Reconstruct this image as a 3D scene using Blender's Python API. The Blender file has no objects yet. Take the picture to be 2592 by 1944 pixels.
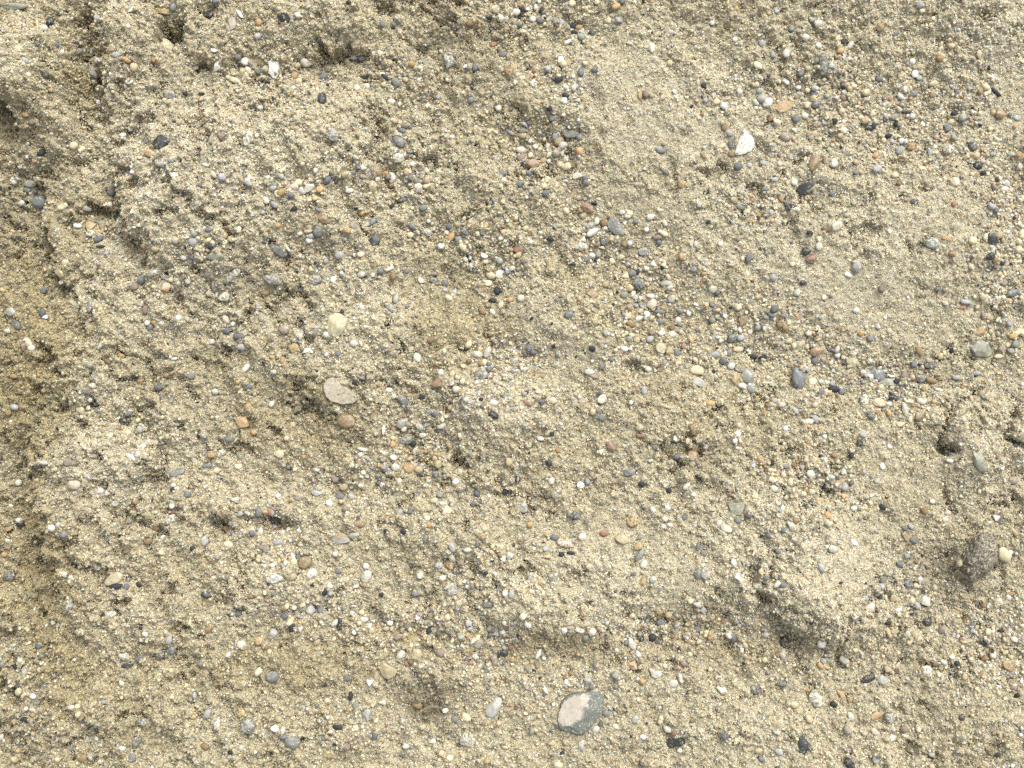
import bpy, bmesh, math, random
import numpy as np
from mathutils import Vector, Matrix

# ------------------------------------------------------------------ camera, sky, sun, exposure
sc = bpy.context.scene
S = 0.5 / 2592.0            # metres covered by one photo pixel: the frame is half a metre wide
CU, CV, DIST = 1296.0, 972.0, 2900.0
cam_d = bpy.data.cameras.new('camera')
cam = bpy.data.objects.new('camera', cam_d)
sc.collection.objects.link(cam)
cam.location = (0, 0, DIST * S)
cam_d.sensor_fit = 'HORIZONTAL'
cam_d.sensor_width = 36
cam_d.lens = 36 * DIST / 2592.0
cam_d.clip_start = 0.02
cam_d.clip_end = 50
sc.camera = cam
SUN_AZ, SUN_EL = math.radians(62), math.radians(50)
world = bpy.data.worlds.new('World')
sc.world = world
world.use_nodes = True
wn = world.node_tree
bg = wn.nodes['Background']
sky = wn.nodes.new('ShaderNodeTexSky')
sky.sky_type = 'NISHITA'
sky.sun_disc = False
sky.sun_elevation = SUN_EL
sky.sun_rotation = math.radians(90) - SUN_AZ
sky.air_density = 1.0
sky.dust_density = 6.0
sky.ozone_density = 0.5
veil = wn.nodes.new('ShaderNodeHueSaturation')      # thin high cloud: the skylight is nearly neutral
veil.inputs['Saturation'].default_value = 0.3
wn.links.new(sky.outputs[0], veil.inputs['Color'])
wn.links.new(veil.outputs[0], bg.inputs[0])
bg.inputs[1].default_value = 0.142
sun_d = bpy.data.lights.new('sun', 'SUN')
sun_d.energy = 1.0
sun_d.angle = math.radians(42)
sun_d.color = (1.0, 0.965, 0.92)
sun = bpy.data.objects.new('sun', sun_d)
sc.collection.objects.link(sun)
sdir = Vector((math.cos(SUN_EL) * math.cos(SUN_AZ), math.cos(SUN_EL) * math.sin(SUN_AZ), math.sin(SUN_EL)))
sun.rotation_euler = sdir.to_track_quat('Z', 'Y').to_euler()
sc.view_settings.view_transform = 'Standard'
sc.view_settings.look = 'None'
sc.view_settings.exposure = 0.78
sc.view_settings.gamma = 1
sc.render.engine = 'CYCLES'
sc.cycles.use_denoising = False     # denoising would smear the grain of the sand
# Catalogue of stones: per survey tile (each 650x500 photo pixels): x y length width angle colour shape [| own label]
TILES = {'A1':(0,0),'A2':(650,0),'A3':(1300,0),'A4':(1942,0),'B1':(0,500),'B2':(650,500),'B3':(1300,500),'B4':(1942,500),
 'C1':(0,1000),'C2':(650,1000),'C3':(1300,1000),'C4':(1942,1000),'D1':(0,1444),'D2':(650,1444),'D3':(1300,1444),'D4':(1942,1444)}
CAT = '''
#A1
375 240 78 60 -20 w r|cream oval pebble beside a black stone near the top left corner
1088 85 60 50 0 W a|small white pebble left of the dark hollow near the top edge
425 190 90 65 70 k a|black stone behind the cream oval pebble near the top left corner
120 60 230 48 3 e f|long pale grey-green slab at the top left corner
1415 390 130 105 -50 c a|pale yellow rough stone at the mouth of the dark hollow
1825 555 100 60 70 W a|white wedge of stone upright above the sand block, upper left
800 610 125 85 -45 g r|large pale grey oval pebble half buried in the upper left gully
505 700 90 65 -50 s e
665 430 70 55 0 m r
980 465 75 45 0 g e
1065 505 80 45 -35 o e
1310 505 80 60 0 o a
1350 1200 145 135 0 k a|large near-black angular stone on top of the upper left sand block
2090 1165 120 85 80 w q|large off-white speckled oval stone right of the near-black angular stone
1860 1145 85 68 -50 v r
1265 1290 115 60 -20 o a
1370 1385 130 42 -5 g e
1100 1080 58 55 0 w r
1035 1135 65 48 0 W t
620 1225 75 68 0 c r
700 1250 45 45 0 c r
345 1285 80 55 0 k a
300 1355 50 30 0 o r
255 1545 110 66 0 e r|smooth grey-green oval pebble just above the round slate pebble
230 1595 70 55 0 e r
1755 130 90 78 30 k a
1950 205 120 75 80 v f
2015 120 90 35 -50 W e
1800 425 60 35 -10 W t
1995 480 75 60 0 m r
2060 520 80 70 0 W q
2085 590 70 55 -30 w r
1090 690 62 45 0 W r
215 965 60 42 -20 o e
275 1025 70 52 0 v r
1670 830 62 46 0 o r
1695 790 55 30 0 k e
1560 790 50 36 0 k a
1425 795 110 75 -20 g q
1465 1475 52 48 0 W q
1250 1635 65 50 -20 w a
1800 1470 75 46 -50 p e
2090 1540 82 46 -40 g e
2100 1490 42 40 0 W r
1680 1560 62 52 0 s r
940 1620 74 60 0 s r
1440 1350 56 45 0 g r
1730 1385 76 28 -20 W e
1085 1465 70 40 80 s e
1115 1410 62 46 80 w r
535 825 42 38 0 o r
1455 65 82 58 80 m r
1360 95 130 60 -10 o a
1640 570 70 60 0 w a
1960 670 135 45 -25 c e
2070 650 62 50 40 t r
160 410 90 40 0 c a
320 375 60 48 0 m r
490 385 50 45 0 s r
210 510 80 50 -20 g q
#A2
230 150 128 66 -20 k f|flat black chip near the top edge above the bright white flake
350 130 70 50 -30 W a
20 190 70 58 80 o r
145 585 170 92 82 W f|bright white flake, the largest white piece in the upper left
415 530 92 76 -20 w r|white rounded pebble just right of the bright white flake
565 645 92 56 25 m e
545 830 100 80 75 k r|black oval pebble below the bright white flake
315 640 72 55 0 o r
355 685 60 52 0 c r
95 690 50 44 0 k a
75 745 70 48 20 s e
15 605 60 56 0 m r
310 740 48 40 0 w r
840 745 62 44 20 w r
925 720 52 36 0 W r
820 485 78 44 10 g e
890 495 62 54 0 s q
30 905 60 44 0 W q
185 705 60 48 0 b a
1080 655 88 42 -40 k e
1070 715 62 58 0 t r
1170 695 90 64 -50 e r
1250 670 54 50 0 t a
1055 205 60 50 80 m r
1150 205 55 48 0 m r
1625 520 130 108 -20 g q|grey speckled triangular stone in the upper middle
1400 530 88 48 -10 e t
1835 565 72 50 75 s r
1820 705 90 46 78 k e|narrow dark upright stone below the grey speckled triangular stone
1800 845 62 58 0 s r
2070 460 78 54 10 m r
1750 560 52 24 35 W e
1370 570 46 42 0 w r
2125 600 112 62 75 o e|tall tan-orange pebble right of the grey speckled triangular stone
1800 200 92 62 10 b a
1960 150 82 32 0 k e
2065 160 105 65 -10 w q
1800 35 50 34 60 w r
2000 85 82 78 0 c r
1435 895 46 42 0 W r
1555 885 50 28 -40 o e
1130 855 66 56 0 w a
1230 1055 96 48 -5 v e
1215 1095 80 42 -20 s f
1295 1070 52 38 0 s r
1195 1190 116 82 -45 m r|dark grey oval pebble right of the upper left sand block
640 1140 122 82 -65 g q|grey-white speckled stone on the right end of the upper left sand block
385 1380 50 44 80 c r
590 1510 76 64 70 s r
635 1480 46 44 0 s r
140 1580 62 46 0 g r
190 1630 76 66 0 c a
440 1580 90 78 0 w a
385 1615 62 46 -20 g r
1190 1330 96 84 70 w q|round off-white crumbly stone below the dark grey oval pebble
1005 1435 118 92 -30 b r|olive-brown glossy pebble left of a white oval pebble, upper middle
855 1405 56 46 0 s r
895 1415 48 44 0 W r
1140 1485 86 50 -70 W e|white oval pebble right of the olive-brown glossy pebble
1090 1460 70 46 80 o e
1360 1525 82 50 0 s e|blue-grey oval pebble right of the white oval pebble in the upper middle
1265 1445 80 64 70 t a
1310 1380 46 44 0 W q
1425 1435 62 54 0 w r
2065 1460 86 54 0 s e
2075 1515 50 44 0 W r
2050 1565 50 34 0 w r
780 1605 74 48 0 w a
1350 1605 32 28 0 o a
1430 1560 72 46 20 c a
975 1560 100 70 80 t a
1245 1300 50 34 80 g r
1640 1150 38 30 0 W a
2125 1110 92 32 -40 g e
1525 820 52 38 -30 g r
1040 450 60 44 -40 p r
910 650 40 36 0 k a
#A3
120 80 46 38 0 W a
75 80 60 50 0 k a
240 90 62 54 30 k a
185 65 50 40 80 w r
160 165 76 58 0 w a
220 175 68 58 0 s r
350 180 66 60 0 e q
400 200 60 48 80 g r
45 210 66 44 0 s e
20 105 74 60 0 w q
490 30 78 62 -40 c a
455 235 52 46 0 e r
500 225 64 56 60 k a
510 275 72 44 0 k a
860 60 82 58 20 o a
915 15 62 44 0 s r
795 175 60 54 0 p r
875 175 82 74 0 g a|pale blue-grey squarish stone near the top edge, upper middle
700 20 52 46 0 c r
465 350 90 34 35 W e|bright white sliver below two black stones near the top edge
975 365 58 30 -10 w e
1160 405 88 54 82 w e|cream-white stub standing upright in smooth sand near the top
1665 195 60 44 0 w r
290 585 64 58 -30 g r
565 610 70 54 80 s r
680 590 62 48 0 s r
385 665 84 50 30 k f
500 645 42 34 60 W r
155 710 72 40 -50 g e
430 800 78 44 -15 k a
425 850 72 58 0 W q
540 845 68 38 0 w a
300 915 58 50 40 k a
320 995 66 60 0 m r
550 1040 44 38 0 s r
545 1008 36 34 0 W r
95 1045 78 42 -30 W e
80 1100 66 50 0 e r
1350 770 50 42 80 W q
1110 790 70 60 80 v a
1060 800 82 38 85 o e
1610 845 55 46 0 g r
1765 890 66 60 0 W q
1700 860 70 66 0 c q
2080 830 82 76 0 g r
2130 865 94 76 30 W r|white-grey rounded stone touching the left end of the orange oval pebble
2050 555 92 62 -40 c r
1945 1225 230 150 65 W f|big white pear-shaped stone in the upper right
1820 1220 82 42 -80 s e
1885 1400 76 68 0 s q
1980 1390 50 44 0 g r
1770 1075 62 56 0 b a
1805 1120 82 48 -30 g q
1590 1310 62 38 -50 b r
1830 1300 60 46 -30 b r
1410 1550 78 58 20 o r
1215 1250 62 48 0 g r
1240 1270 88 48 0 m r
1755 1225 60 40 30 c a
1265 1440 110 44 -40 m e
1100 1420 36 34 0 W r
535 1480 84 74 20 w a|cream-white angular stone beside a blue-grey pebble, upper middle
605 1510 76 60 -50 s r
50 1545 60 56 0 s r
140 1565 56 46 0 k r
270 1625 76 58 0 s r
355 1285 80 74 80 v r
380 1190 92 78 0 b r
160 1380 112 88 0 r a|large dull red-brown stone among pale gravel, upper middle
350 1145 76 52 50 g q
405 1275 90 58 80 w a
300 1300 48 42 0 w r
295 1355 48 42 -30 W r
480 1125 130 78 0 e f|flat pale grey-green slab among gravel in the upper middle
390 1385 64 58 0 t r
250 1350 70 48 30 o a
2110 1590 60 48 0 m r
2100 1370 92 42 -20 g e
220 1255 60 38 0 c r
140 1305 60 44 70 c r
60 1260 92 58 0 w a
65 1330 80 62 0 v r
1600 1240 30 30 0 w r
#A4
465 540 178 86 85 m q|long dark grey speckled stone standing out of sand, upper right
140 885 158 88 8 o f|orange-tan oval stone in the upper right
405 880 82 56 25 s e|dark slate oval pebble right of the orange-tan oval stone
330 885 64 56 0 p r
425 200 72 62 0 w q
380 170 56 40 20 g r
485 165 44 38 0 s r
205 245 56 46 0 e r
210 320 42 40 0 s r
320 315 66 58 0 w r
430 385 78 48 -70 w e
155 455 78 74 0 w a
45 460 62 48 -70 g q
630 355 52 48 0 k r
595 375 42 34 -40 c r
590 320 50 44 0 c r
695 380 92 46 60 w q
610 430 62 50 0 o a
740 495 46 36 80 w r
945 230 82 74 0 b a|rust-brown rough stone in the upper right
1075 285 82 34 30 s f
1275 45 80 62 80 g r
1300 95 50 38 0 c r
1215 520 60 54 0 W r
1235 625 74 66 0 W a
1270 655 70 44 -20 g r
935 665 60 50 0 m r
1390 705 86 48 15 c e
1445 495 72 58 0 o a
1775 455 74 44 80 c e
1720 510 38 30 0 s r
1830 790 50 38 80 w r
1920 780 104 42 -40 k a
1595 775 52 38 -30 s r
1950 960 84 80 0 b r|round brown flat pebble near the right edge, upper right
2095 990 82 48 -10 g f
400 745 68 58 0 g r
430 720 42 38 0 k a
260 740 52 44 0 w r
395 795 72 34 0 s r
335 760 52 44 0 c r
285 620 72 44 35 m e
80 100 50 34 0 g r
1165 940 92 34 -8 k e|long thin black splinter in the upper right gravel
1215 980 42 24 0 s a
1065 985 82 46 20 e e
820 1015 82 68 30 t a
850 1075 82 56 -10 k a|black angular stone below left of the thin black splinter
890 1060 60 46 80 k r
635 1100 68 60 -20 w r
610 1140 52 48 0 t r
785 990 56 42 0 c r
905 1020 50 40 80 w r
1210 1235 76 66 0 o r|ochre round pebble beside a speckled cream pebble, upper right
1110 1265 84 62 45 g q
1125 1185 52 48 0 W r
975 1180 52 48 0 c r
905 1310 60 48 0 o r
885 1260 42 34 0 c r
990 1310 36 34 0 c r
1515 1255 94 82 40 w q|round white speckled pebble in the right part near the top
1725 1225 92 66 -60 s r|teal-grey pebble right of the round white speckled pebble
1365 1280 66 44 80 g r
1770 1390 74 66 0 k r|dark teal round pebble near the right edge, upper right
1810 1455 52 46 0 k r
1565 1530 92 74 -40 c a
1990 1590 76 44 8 W e|clean white oval pebble near the right edge above the middle
560 1370 84 64 70 w a
390 1375 165 82 68 b e|long brown wedge of stone just above the black slate, upper right
480 1350 82 34 85 b e
320 1585 182 84 20 k f|long black slate with grey dust in the upper right
545 1630 74 48 0 s r
60 1510 56 44 20 g r
150 1150 98 86 -20 v r
240 995 80 68 70 m q
100 1380 62 50 80 w a
920 1420 82 58 20 g a
1070 1470 66 58 0 c a
1105 1540 62 54 0 b r
740 1455 46 38 0 s r
1500 1060 62 54 0 m r
2115 1305 74 58 0 o a
1380 805 62 48 40 b a
840 780 62 44 80 o r
825 830 56 34 10 w r
1570 960 72 44 -20 k a
1870 1085 50 38 0 c r
80 1030 70 58 0 c r
#B1
335 40 132 112 -20 s r|large round slate-blue pebble in the gully near the left edge
180 45 78 54 0 w q
530 80 98 50 25 c e|cream-yellow oval pebble right of the large round slate-blue pebble
720 95 116 46 -10 g e|long grey lens-shaped pebble right of the cream-yellow oval pebble
765 235 88 74 0 o a|orange-brown angular pebble at the left, beside a small white one
660 240 72 42 -10 W r
765 305 78 52 0 w a
830 350 84 54 10 s r
850 415 78 28 0 k e
900 470 50 40 0 g r
555 545 62 48 0 c r
1170 235 48 42 0 w r
1000 170 90 76 0 k a
860 215 80 48 0 e r
935 65 66 54 0 w r
1475 360 64 60 0 p a
1620 375 76 68 -40 g a
1755 275 68 42 0 s e
1885 320 66 56 30 o r|bright orange glossy pebble at the foot of the upper left block
1945 350 72 60 0 t r
1895 380 46 42 0 c r
1925 258 92 26 -10 b f
1770 410 98 54 0 k r|black-green pebble below left of the bright orange glossy pebble
1810 495 132 76 0 e f|flat grey-green slab below the black-green pebble
1620 505 62 44 0 s r
1755 640 112 82 85 v f|flat olive-grey slab left of a long white speckled stone
1960 650 165 64 48 w q|long white speckled stone slanting in the left half
1805 745 92 56 -80 m e|grey ribbed oval pebble below the long white speckled stone
1880 840 112 84 20 w a|white crumbly stone below the long white speckled stone
1760 810 62 44 0 w r
1190 695 68 60 0 s r
1130 750 92 58 10 v r
1395 760 112 84 20 p a|peach and rust coloured stone in the left half
1485 685 56 50 0 w r
1495 715 52 46 0 c r
1440 690 62 44 20 c r
1385 670 62 42 0 g r
1580 705 68 48 -10 w r
1270 655 105 32 5 m e
370 785 62 58 0 s r
640 900 125 54 -30 c a|long cream-white rough stone on the left slope
760 905 118 52 85 m f|upright grey slab right of the long cream-white rough stone
360 965 82 60 80 s r
385 1005 56 44 0 W r
470 1010 38 34 0 s r
1505 1010 58 50 40 W r
1240 1055 58 50 -30 w r
1360 1055 64 34 0 w r
1295 1050 42 40 0 o r
1260 1095 74 34 10 s r
1310 1110 52 38 0 b r
1225 945 82 58 80 v r
1900 1025 88 54 -60 p e
1960 1060 46 44 0 W r
1905 1120 68 58 0 s r
2010 1165 100 56 -10 s r
1785 1210 52 44 0 w r
1830 1240 46 42 0 s r
2030 1255 82 60 0 g q
2065 1435 94 48 50 w e|off-white oval pebble slanting, left of the taupe stone
1465 1355 52 28 15 W e
1605 1500 86 58 -10 m r
1180 1540 52 44 0 b r
1125 1505 52 38 0 k r
1340 1590 78 74 0 s a
785 1580 84 52 -10 w r
720 1635 92 44 5 s e
765 1410 52 48 0 g q
210 1255 74 64 0 r a|brick-orange angular pebble near the left edge
275 1265 68 58 0 w a
230 1195 84 38 0 w e
75 1120 84 46 0 w q
145 1060 102 68 -60 m r
855 1240 94 52 40 w q
1025 1330 68 42 -20 o r
905 1375 74 38 -40 b e
130 1500 84 48 0 o a
100 960 92 78 -30 g r
2090 1590 86 56 20 s q
1810 1630 68 50 0 w q
300 1510 64 58 0 t r
510 640 115 58 -10 t f
1400 1490 60 50 0 b r
#B2
80 25 64 52 -50 w a
155 60 72 58 -20 g r
315 95 68 48 20 k r
50 125 58 40 -10 g r
565 185 122 76 -25 b a|brown-orange rough stone above right of the round slate pebble, left of centre
175 235 62 44 0 o r
515 290 100 88 60 s r|round slate-grey pebble with two white ones at its lower left, left of centre
445 365 62 50 -20 W q
460 325 56 48 0 g r
435 285 74 32 10 t r
365 305 48 40 0 w r
180 445 190 68 -32 m f|long dark grey double-humped stone left of centre
260 430 84 34 -50 g e
825 240 94 78 -20 v f
760 275 78 54 -60 o r
970 210 80 58 40 s a|slate-grey stone just above the charcoal flake
985 355 120 100 30 k f|charcoal-black flake at the end of a narrow crack
885 130 58 50 0 o r
1400 90 74 60 0 m r
1135 75 42 38 0 k a
1445 200 42 34 0 W r
1435 295 96 56 -15 g q|light blue-grey oval pebble right of the charcoal flake
1615 240 58 54 0 s r
1745 285 78 58 -50 s r|blue-grey oval pebble set upright near the middle of the picture top half
1310 240 64 58 0 m q
1290 315 62 50 0 c r
1595 295 48 40 0 w r
1630 330 98 58 60 o a
1695 350 62 56 0 g q
1730 420 86 66 -60 c a
130 685 128 94 -10 g q|grey flaky speckled stone with an orange stone below its left side
500 695 94 82 60 g q|grey-white crusted stone with dark core, left of centre
70 800 78 56 10 b r
380 780 48 40 0 s r
695 485 78 62 20 g a
875 480 64 50 0 p r
900 645 84 34 -5 m e
1035 620 58 52 -40 s r
975 650 48 42 0 w r
1255 625 62 44 10 s r
1115 600 92 36 25 w e
1145 660 74 58 80 b r
970 575 46 38 -40 b a
1495 705 94 54 -10 s q|glossy dark slate oval pebble with a grey pebble at its right, centre
1580 720 78 66 70 m a
1585 780 46 40 0 g r
1615 845 72 52 -30 p r
1485 640 78 38 0 v e
1170 850 94 52 70 w a
1105 860 80 56 -50 t f
1125 930 128 54 -42 g q|grey-white flaky splinter slanting down right, above centre
1260 915 50 42 0 s r
675 1075 208 152 70 c a|largest pale yellow rough stone, left of centre
720 960 42 34 70 k r
230 1110 102 76 -10 v r|grey-brown translucent pebble left of the largest pale yellow stone
365 1160 74 52 -15 w q
490 1130 88 66 80 v t
495 1092 70 32 0 g r
320 1265 90 78 0 o a|ochre rough stone left of the white shell flake
430 1290 106 48 10 W f|thin bright white triangular shell flake, left of centre
215 1370 58 46 80 o r
130 1340 52 34 -20 o r
685 1310 62 42 -10 s r
815 1225 74 58 0 w a
1350 1345 94 66 75 w a|white angular stone right of the crack around the central lump
890 1510 58 50 0 g a
145 1460 62 50 20 w q
820 1560 42 30 -20 k r
695 1620 290 170 -40 p f|large smooth taupe stone left of centre
1460 1195 68 60 0 b a
1850 1315 98 56 0 w e|smooth cream-white oval pebble near the picture centre
1938 1300 98 60 65 w r|cream pebble touching the right end of the smooth cream-white oval pebble
1890 1395 62 50 0 b r
1950 1400 52 44 -20 s r
1725 1260 48 40 0 w r
1525 1550 122 78 30 r a|red-brown wedge-shaped stone near the picture centre
1730 1545 62 56 0 c r
1640 1480 78 50 70 c r
1635 1560 48 44 0 W r
1675 1610 66 58 0 w q
1885 1485 102 96 0 g q
2030 645 88 64 75 w a
2105 615 84 60 -70 g q
1965 655 82 66 -40 c r
1940 720 96 56 -10 c r
2020 785 78 58 80 k r
1985 865 74 48 -10 k r
1895 955 86 54 -55 b a
1910 490 64 46 -30 W r
2040 530 66 56 -20 g r
2095 395 62 44 10 g r
2050 345 50 46 0 w r
2050 900 78 48 70 c a
2130 860 58 54 0 o r
1980 960 56 44 -50 w r
1240 20 44 34 80 s r
1800 575 56 44 -60 w a
1380 700 54 44 -40 w r
#B3
620 80 118 86 -25 r a|brick-red angular stone above the centre
855 250 178 108 -42 m f|large smooth warm-grey stone above the centre
760 215 84 64 20 b r
660 295 112 58 30 W e|cream-white oblong pebble left of the large smooth warm-grey stone
635 235 98 62 10 g q
700 195 72 44 80 w r
570 415 92 74 0 w q
585 355 58 54 0 w q
680 390 78 50 0 b q
750 380 74 54 -60 s a
660 487 58 50 -20 W r|small pure white pebble touching a greenish-white one, above centre
710 475 62 50 80 e r
690 525 52 38 0 k r
740 420 66 32 -15 c r
310 350 66 44 -10 k r
100 260 52 44 0 c a
40 440 100 68 -60 r a|red-brown stone left of the brick-red and grey stones, above centre
910 125 54 44 0 w r
960 155 68 42 20 W r
1210 335 88 44 10 v r
1220 378 50 46 0 s r
1265 305 82 48 -30 c r
1270 215 58 40 -70 w r
1145 165 64 54 0 w q
1115 270 46 42 60 W a
1090 450 88 76 20 g a
900 500 84 48 10 c r
1170 560 62 54 20 W t|tiny bright white shell piece above the glossy slate
500 560 64 34 0 k e
1045 725 116 94 -30 s q|glossy slate angular stone right of centre
995 640 78 66 20 m r
1040 625 54 44 -20 k a
940 660 78 60 0 c q
975 760 78 68 0 t q
1000 810 70 42 50 w e
1025 840 52 46 40 g r
1065 845 46 38 60 w r
1155 830 88 44 -15 w q
1160 895 92 72 45 p r|translucent peach-white pebble right of centre
1070 895 62 46 -60 e r
1220 960 94 38 -5 s f
960 995 64 54 -30 c r
1120 978 58 48 -40 W t
1050 1015 74 44 30 w e
1065 955 74 46 10 t q
1230 1040 84 64 -10 m q
1330 1095 62 44 -20 b r
980 1065 82 50 -30 b r
1165 1130 68 56 0 v r
1240 1140 58 48 -10 W q
1330 1150 80 64 0 w a
1145 1190 68 60 0 g a
970 1200 64 32 0 m e
1035 1200 68 60 -20 t r
1240 1265 98 88 -20 c a|cream rough pebble with an ochre one at its lower right, right of centre
1305 1290 74 60 50 t r
930 1270 64 50 -10 W q
980 1270 50 44 0 w r
1370 1305 84 60 -60 m r
1490 1195 78 46 -60 o a|orange brown chip in smooth sand right of centre
1470 970 54 42 80 W r
1530 900 50 26 -20 W e
465 985 78 56 10 s r|blue-grey pebble on the bare mound at the picture centre
635 1465 80 50 -5 w r|glassy white oblong pebble near the picture centre
680 1505 82 32 -15 v e
660 1270 56 50 0 k a
820 1360 48 42 0 s r
740 1425 54 40 20 s r
1130 1440 54 48 -40 w r
1670 770 68 64 0 w r|round white pebble in smooth sand right of centre
1710 800 50 42 0 s r
1560 1550 145 68 -22 g f|pale grey-white slab right of centre
1965 1500 122 104 -60 g r|round pale grey stone beside a small yellow-orange pebble, right of centre
1540 1450 132 78 -5 t f
1825 1413 66 60 0 W r|round white pebble above the small yellow-orange pebble
1890 1440 86 70 0 v q
1855 1530 76 56 60 o r|small yellow-orange pebble right of centre
1920 1580 84 50 -10 w q
1690 1320 96 56 0 g q
1760 1370 84 70 0 m q
1830 1180 88 72 20 s r
1905 1180 76 62 0 g q
1885 1275 94 52 0 c a
1915 1035 86 78 0 b a
2085 1075 68 54 70 s a
2005 1335 88 36 -10 k a
2090 1345 74 42 0 k a
1885 925 64 54 -20 c r
1775 995 38 34 0 W r
1670 905 48 40 0 s a
1970 510 82 54 80 s q
1905 75 92 56 -5 e a
1955 125 82 60 60 c a
2048 180 48 42 0 k r
1735 390 48 38 0 W r
1530 395 58 42 80 w a
1320 855 84 60 0 g q
1285 725 106 60 -10 e f
60 845 68 58 60 w a
70 1408 54 38 -10 p r
95 1440 44 32 0 w r
730 1640 74 38 0 s e
1095 1620 76 48 -80 g q
170 1300 64 48 -20 s r
130 1260 72 56 80 s r
100 1320 48 34 0 s r
205 1630 48 36 0 w r
370 865 56 50 0 m r
660 810 110 64 -5 b a
#B4
175 70 84 72 -60 k f|dark slate angular chip with a white one below right, upper right
250 100 74 46 -20 w q
575 240 106 70 30 w r|cream oval pebble with a yellow streak in smooth sand, right
490 265 84 56 -20 b a
355 300 54 48 0 k a
430 350 66 54 80 c r
320 455 78 70 0 k r|dark slate round pebble with a brown stone below, right
430 410 72 60 60 w q
375 515 92 74 20 r a
745 585 92 84 50 g r|lilac-grey pebble with white chips in smooth sand, right
745 545 62 32 0 w r
680 650 86 42 -25 W e
1380 390 116 96 -20 w q|white stone veined with slate and green at the right
1510 345 94 54 -10 o f
1895 345 100 86 -60 k f|navy-black stone with an ochre pebble at its right, near the right edge
1950 315 74 62 0 o r|ochre pebble touching the navy-black stone
1830 330 66 42 60 c r
2135 310 94 58 80 c r
1870 495 72 62 20 k r|teal-black pebble below the navy-black stone
1965 555 48 44 0 k r
2060 800 118 68 20 s r|smooth blue-slate oval pebble at the right edge, above the middle
2025 865 64 42 0 o a
298 718 52 48 0 k r|small lone black pebble in smooth sand, right
475 840 50 46 80 w r
745 948 56 48 0 W r
1495 890 62 42 -30 w r
1665 875 94 48 -10 g r
1640 925 76 40 0 r f
60 935 78 64 40 s r
30 985 62 54 0 s r
135 990 64 54 0 m r
180 1050 54 40 70 c r
150 1095 64 54 0 b r
100 1065 70 56 0 b q
865 1185 64 54 0 m r
785 1140 54 48 0 o r
1790 1125 92 76 30 o a|mustard-orange stone above the big pale greenish stone, right
1795 1270 200 140 -30 e a|big pale greenish-cream stone half covered in sand, right
410 1290 112 80 20 b r
570 1290 88 46 -30 e r
710 1375 102 74 0 c a|cream-yellow stone in the gravel band, right
395 1370 66 58 -50 s a
530 1385 54 44 0 w r
258 1515 188 116 -78 s r|large smooth blue-grey egg-shaped stone, right of centre
920 1485 172 96 -25 s a|large blue-grey angular slab in the gravel band, right
1010 1552 168 58 -4 e f|greenish-grey flat slab just below the blue-grey angular slab
1085 1545 62 44 0 k a
805 1465 64 40 -5 w r
1040 1495 44 38 0 W r
335 1445 64 48 -50 g r
375 1545 82 72 -40 c a
545 1560 64 54 0 g r
555 1610 104 56 -5 k a
450 1630 78 56 30 s a
625 1635 54 48 -30 s a
1280 1520 94 68 -20 m q
1150 1490 86 66 20 v q
1230 1400 78 60 30 m q
1375 1410 106 64 0 m q
1375 1535 94 50 -20 b a
1450 1520 64 36 10 b r
1590 1510 78 42 0 g r
1440 1615 74 36 -10 w r
1760 1475 94 42 -5 g q
2080 1230 86 68 20 e q
1965 1270 84 68 0 v q
1945 1330 86 46 10 c r
2090 1140 68 44 0 c r
2060 1165 84 48 0 o a
1430 770 54 44 0 s r
1550 1285 54 40 80 k a
1025 285 44 32 -50 W r
210 560 50 40 0 c r
1270 1290 100 50 -60 b a
#C1
125 100 84 54 -10 g r
680 125 74 64 -60 c r|round cream pebble with an orange spot near the left edge
745 110 66 46 -10 w r
757 38 54 42 0 W r
830 125 64 52 0 e r
755 150 56 36 -10 c r
175 225 54 32 0 o r
1055 220 94 70 0 k q|dark grey stone in a shadowed hollow at the left
1070 155 92 58 0 m q
1175 290 64 54 -60 g q
1080 315 62 44 0 c r
935 340 54 44 20 c r
1195 435 84 44 10 w e
1165 495 66 56 60 w r
1105 520 92 38 -35 W e|slender white pebble in a trio of white stones, left
1165 548 50 40 0 w r
2045 225 116 108 0 o a|large ochre-orange crumbly stone left of the taupe stone's lower end
2085 95 72 56 60 o r
2140 310 72 60 0 o a
1868 478 64 58 0 W q|round white salt-and-pepper pebble, left of centre
1785 500 88 58 0 o a
1925 370 78 50 10 m r
1740 595 104 42 8 m e
1490 650 122 66 22 m f|purple-grey slab in the shadowed gap at the left
1460 755 64 38 0 w q
1455 795 58 38 -10 k r
1575 835 68 58 30 s q
1980 880 88 56 -20 w q
1970 950 98 68 -40 t a|peach-tan angular stone above a white speckled one, left of centre
1885 1000 94 74 20 b a
1965 1070 86 74 60 w q|white speckled stone below the peach-tan angular stone
1910 1120 80 62 0 b r
1450 925 60 50 70 W a
1440 1045 96 68 50 w q
1440 980 46 32 0 W r
1315 1115 68 60 0 b r
1245 1220 80 74 0 b r
1360 1320 54 44 0 c r
1370 1190 64 28 30 W e
1720 1225 84 68 70 g q
1625 1290 64 46 -30 k a
2005 600 68 52 -10 c r
1920 1255 86 62 -10 c a
2120 1130 74 64 0 c a
370 565 152 32 -5 w e|long thin pale splinter near the left edge
325 612 104 34 -5 k f|flat black chip under the long thin pale splinter
595 570 124 66 0 v f
745 685 90 28 -42 g e
630 750 110 82 15 p r|glossy peach-pink pebble at the left
850 800 54 48 0 W r
160 735 66 60 20 w r
300 760 112 56 10 b q
175 1048 68 48 10 W r
185 1085 84 44 10 k r
275 1060 62 44 0 o r
377 1165 52 48 0 k a
440 1115 74 58 0 w q
540 1165 74 66 -50 m r
70 1125 64 44 -20 o r
70 1225 46 36 0 w r
85 1520 90 78 20 m q|dark grey speckled round stone near the left edge, lower half
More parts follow.
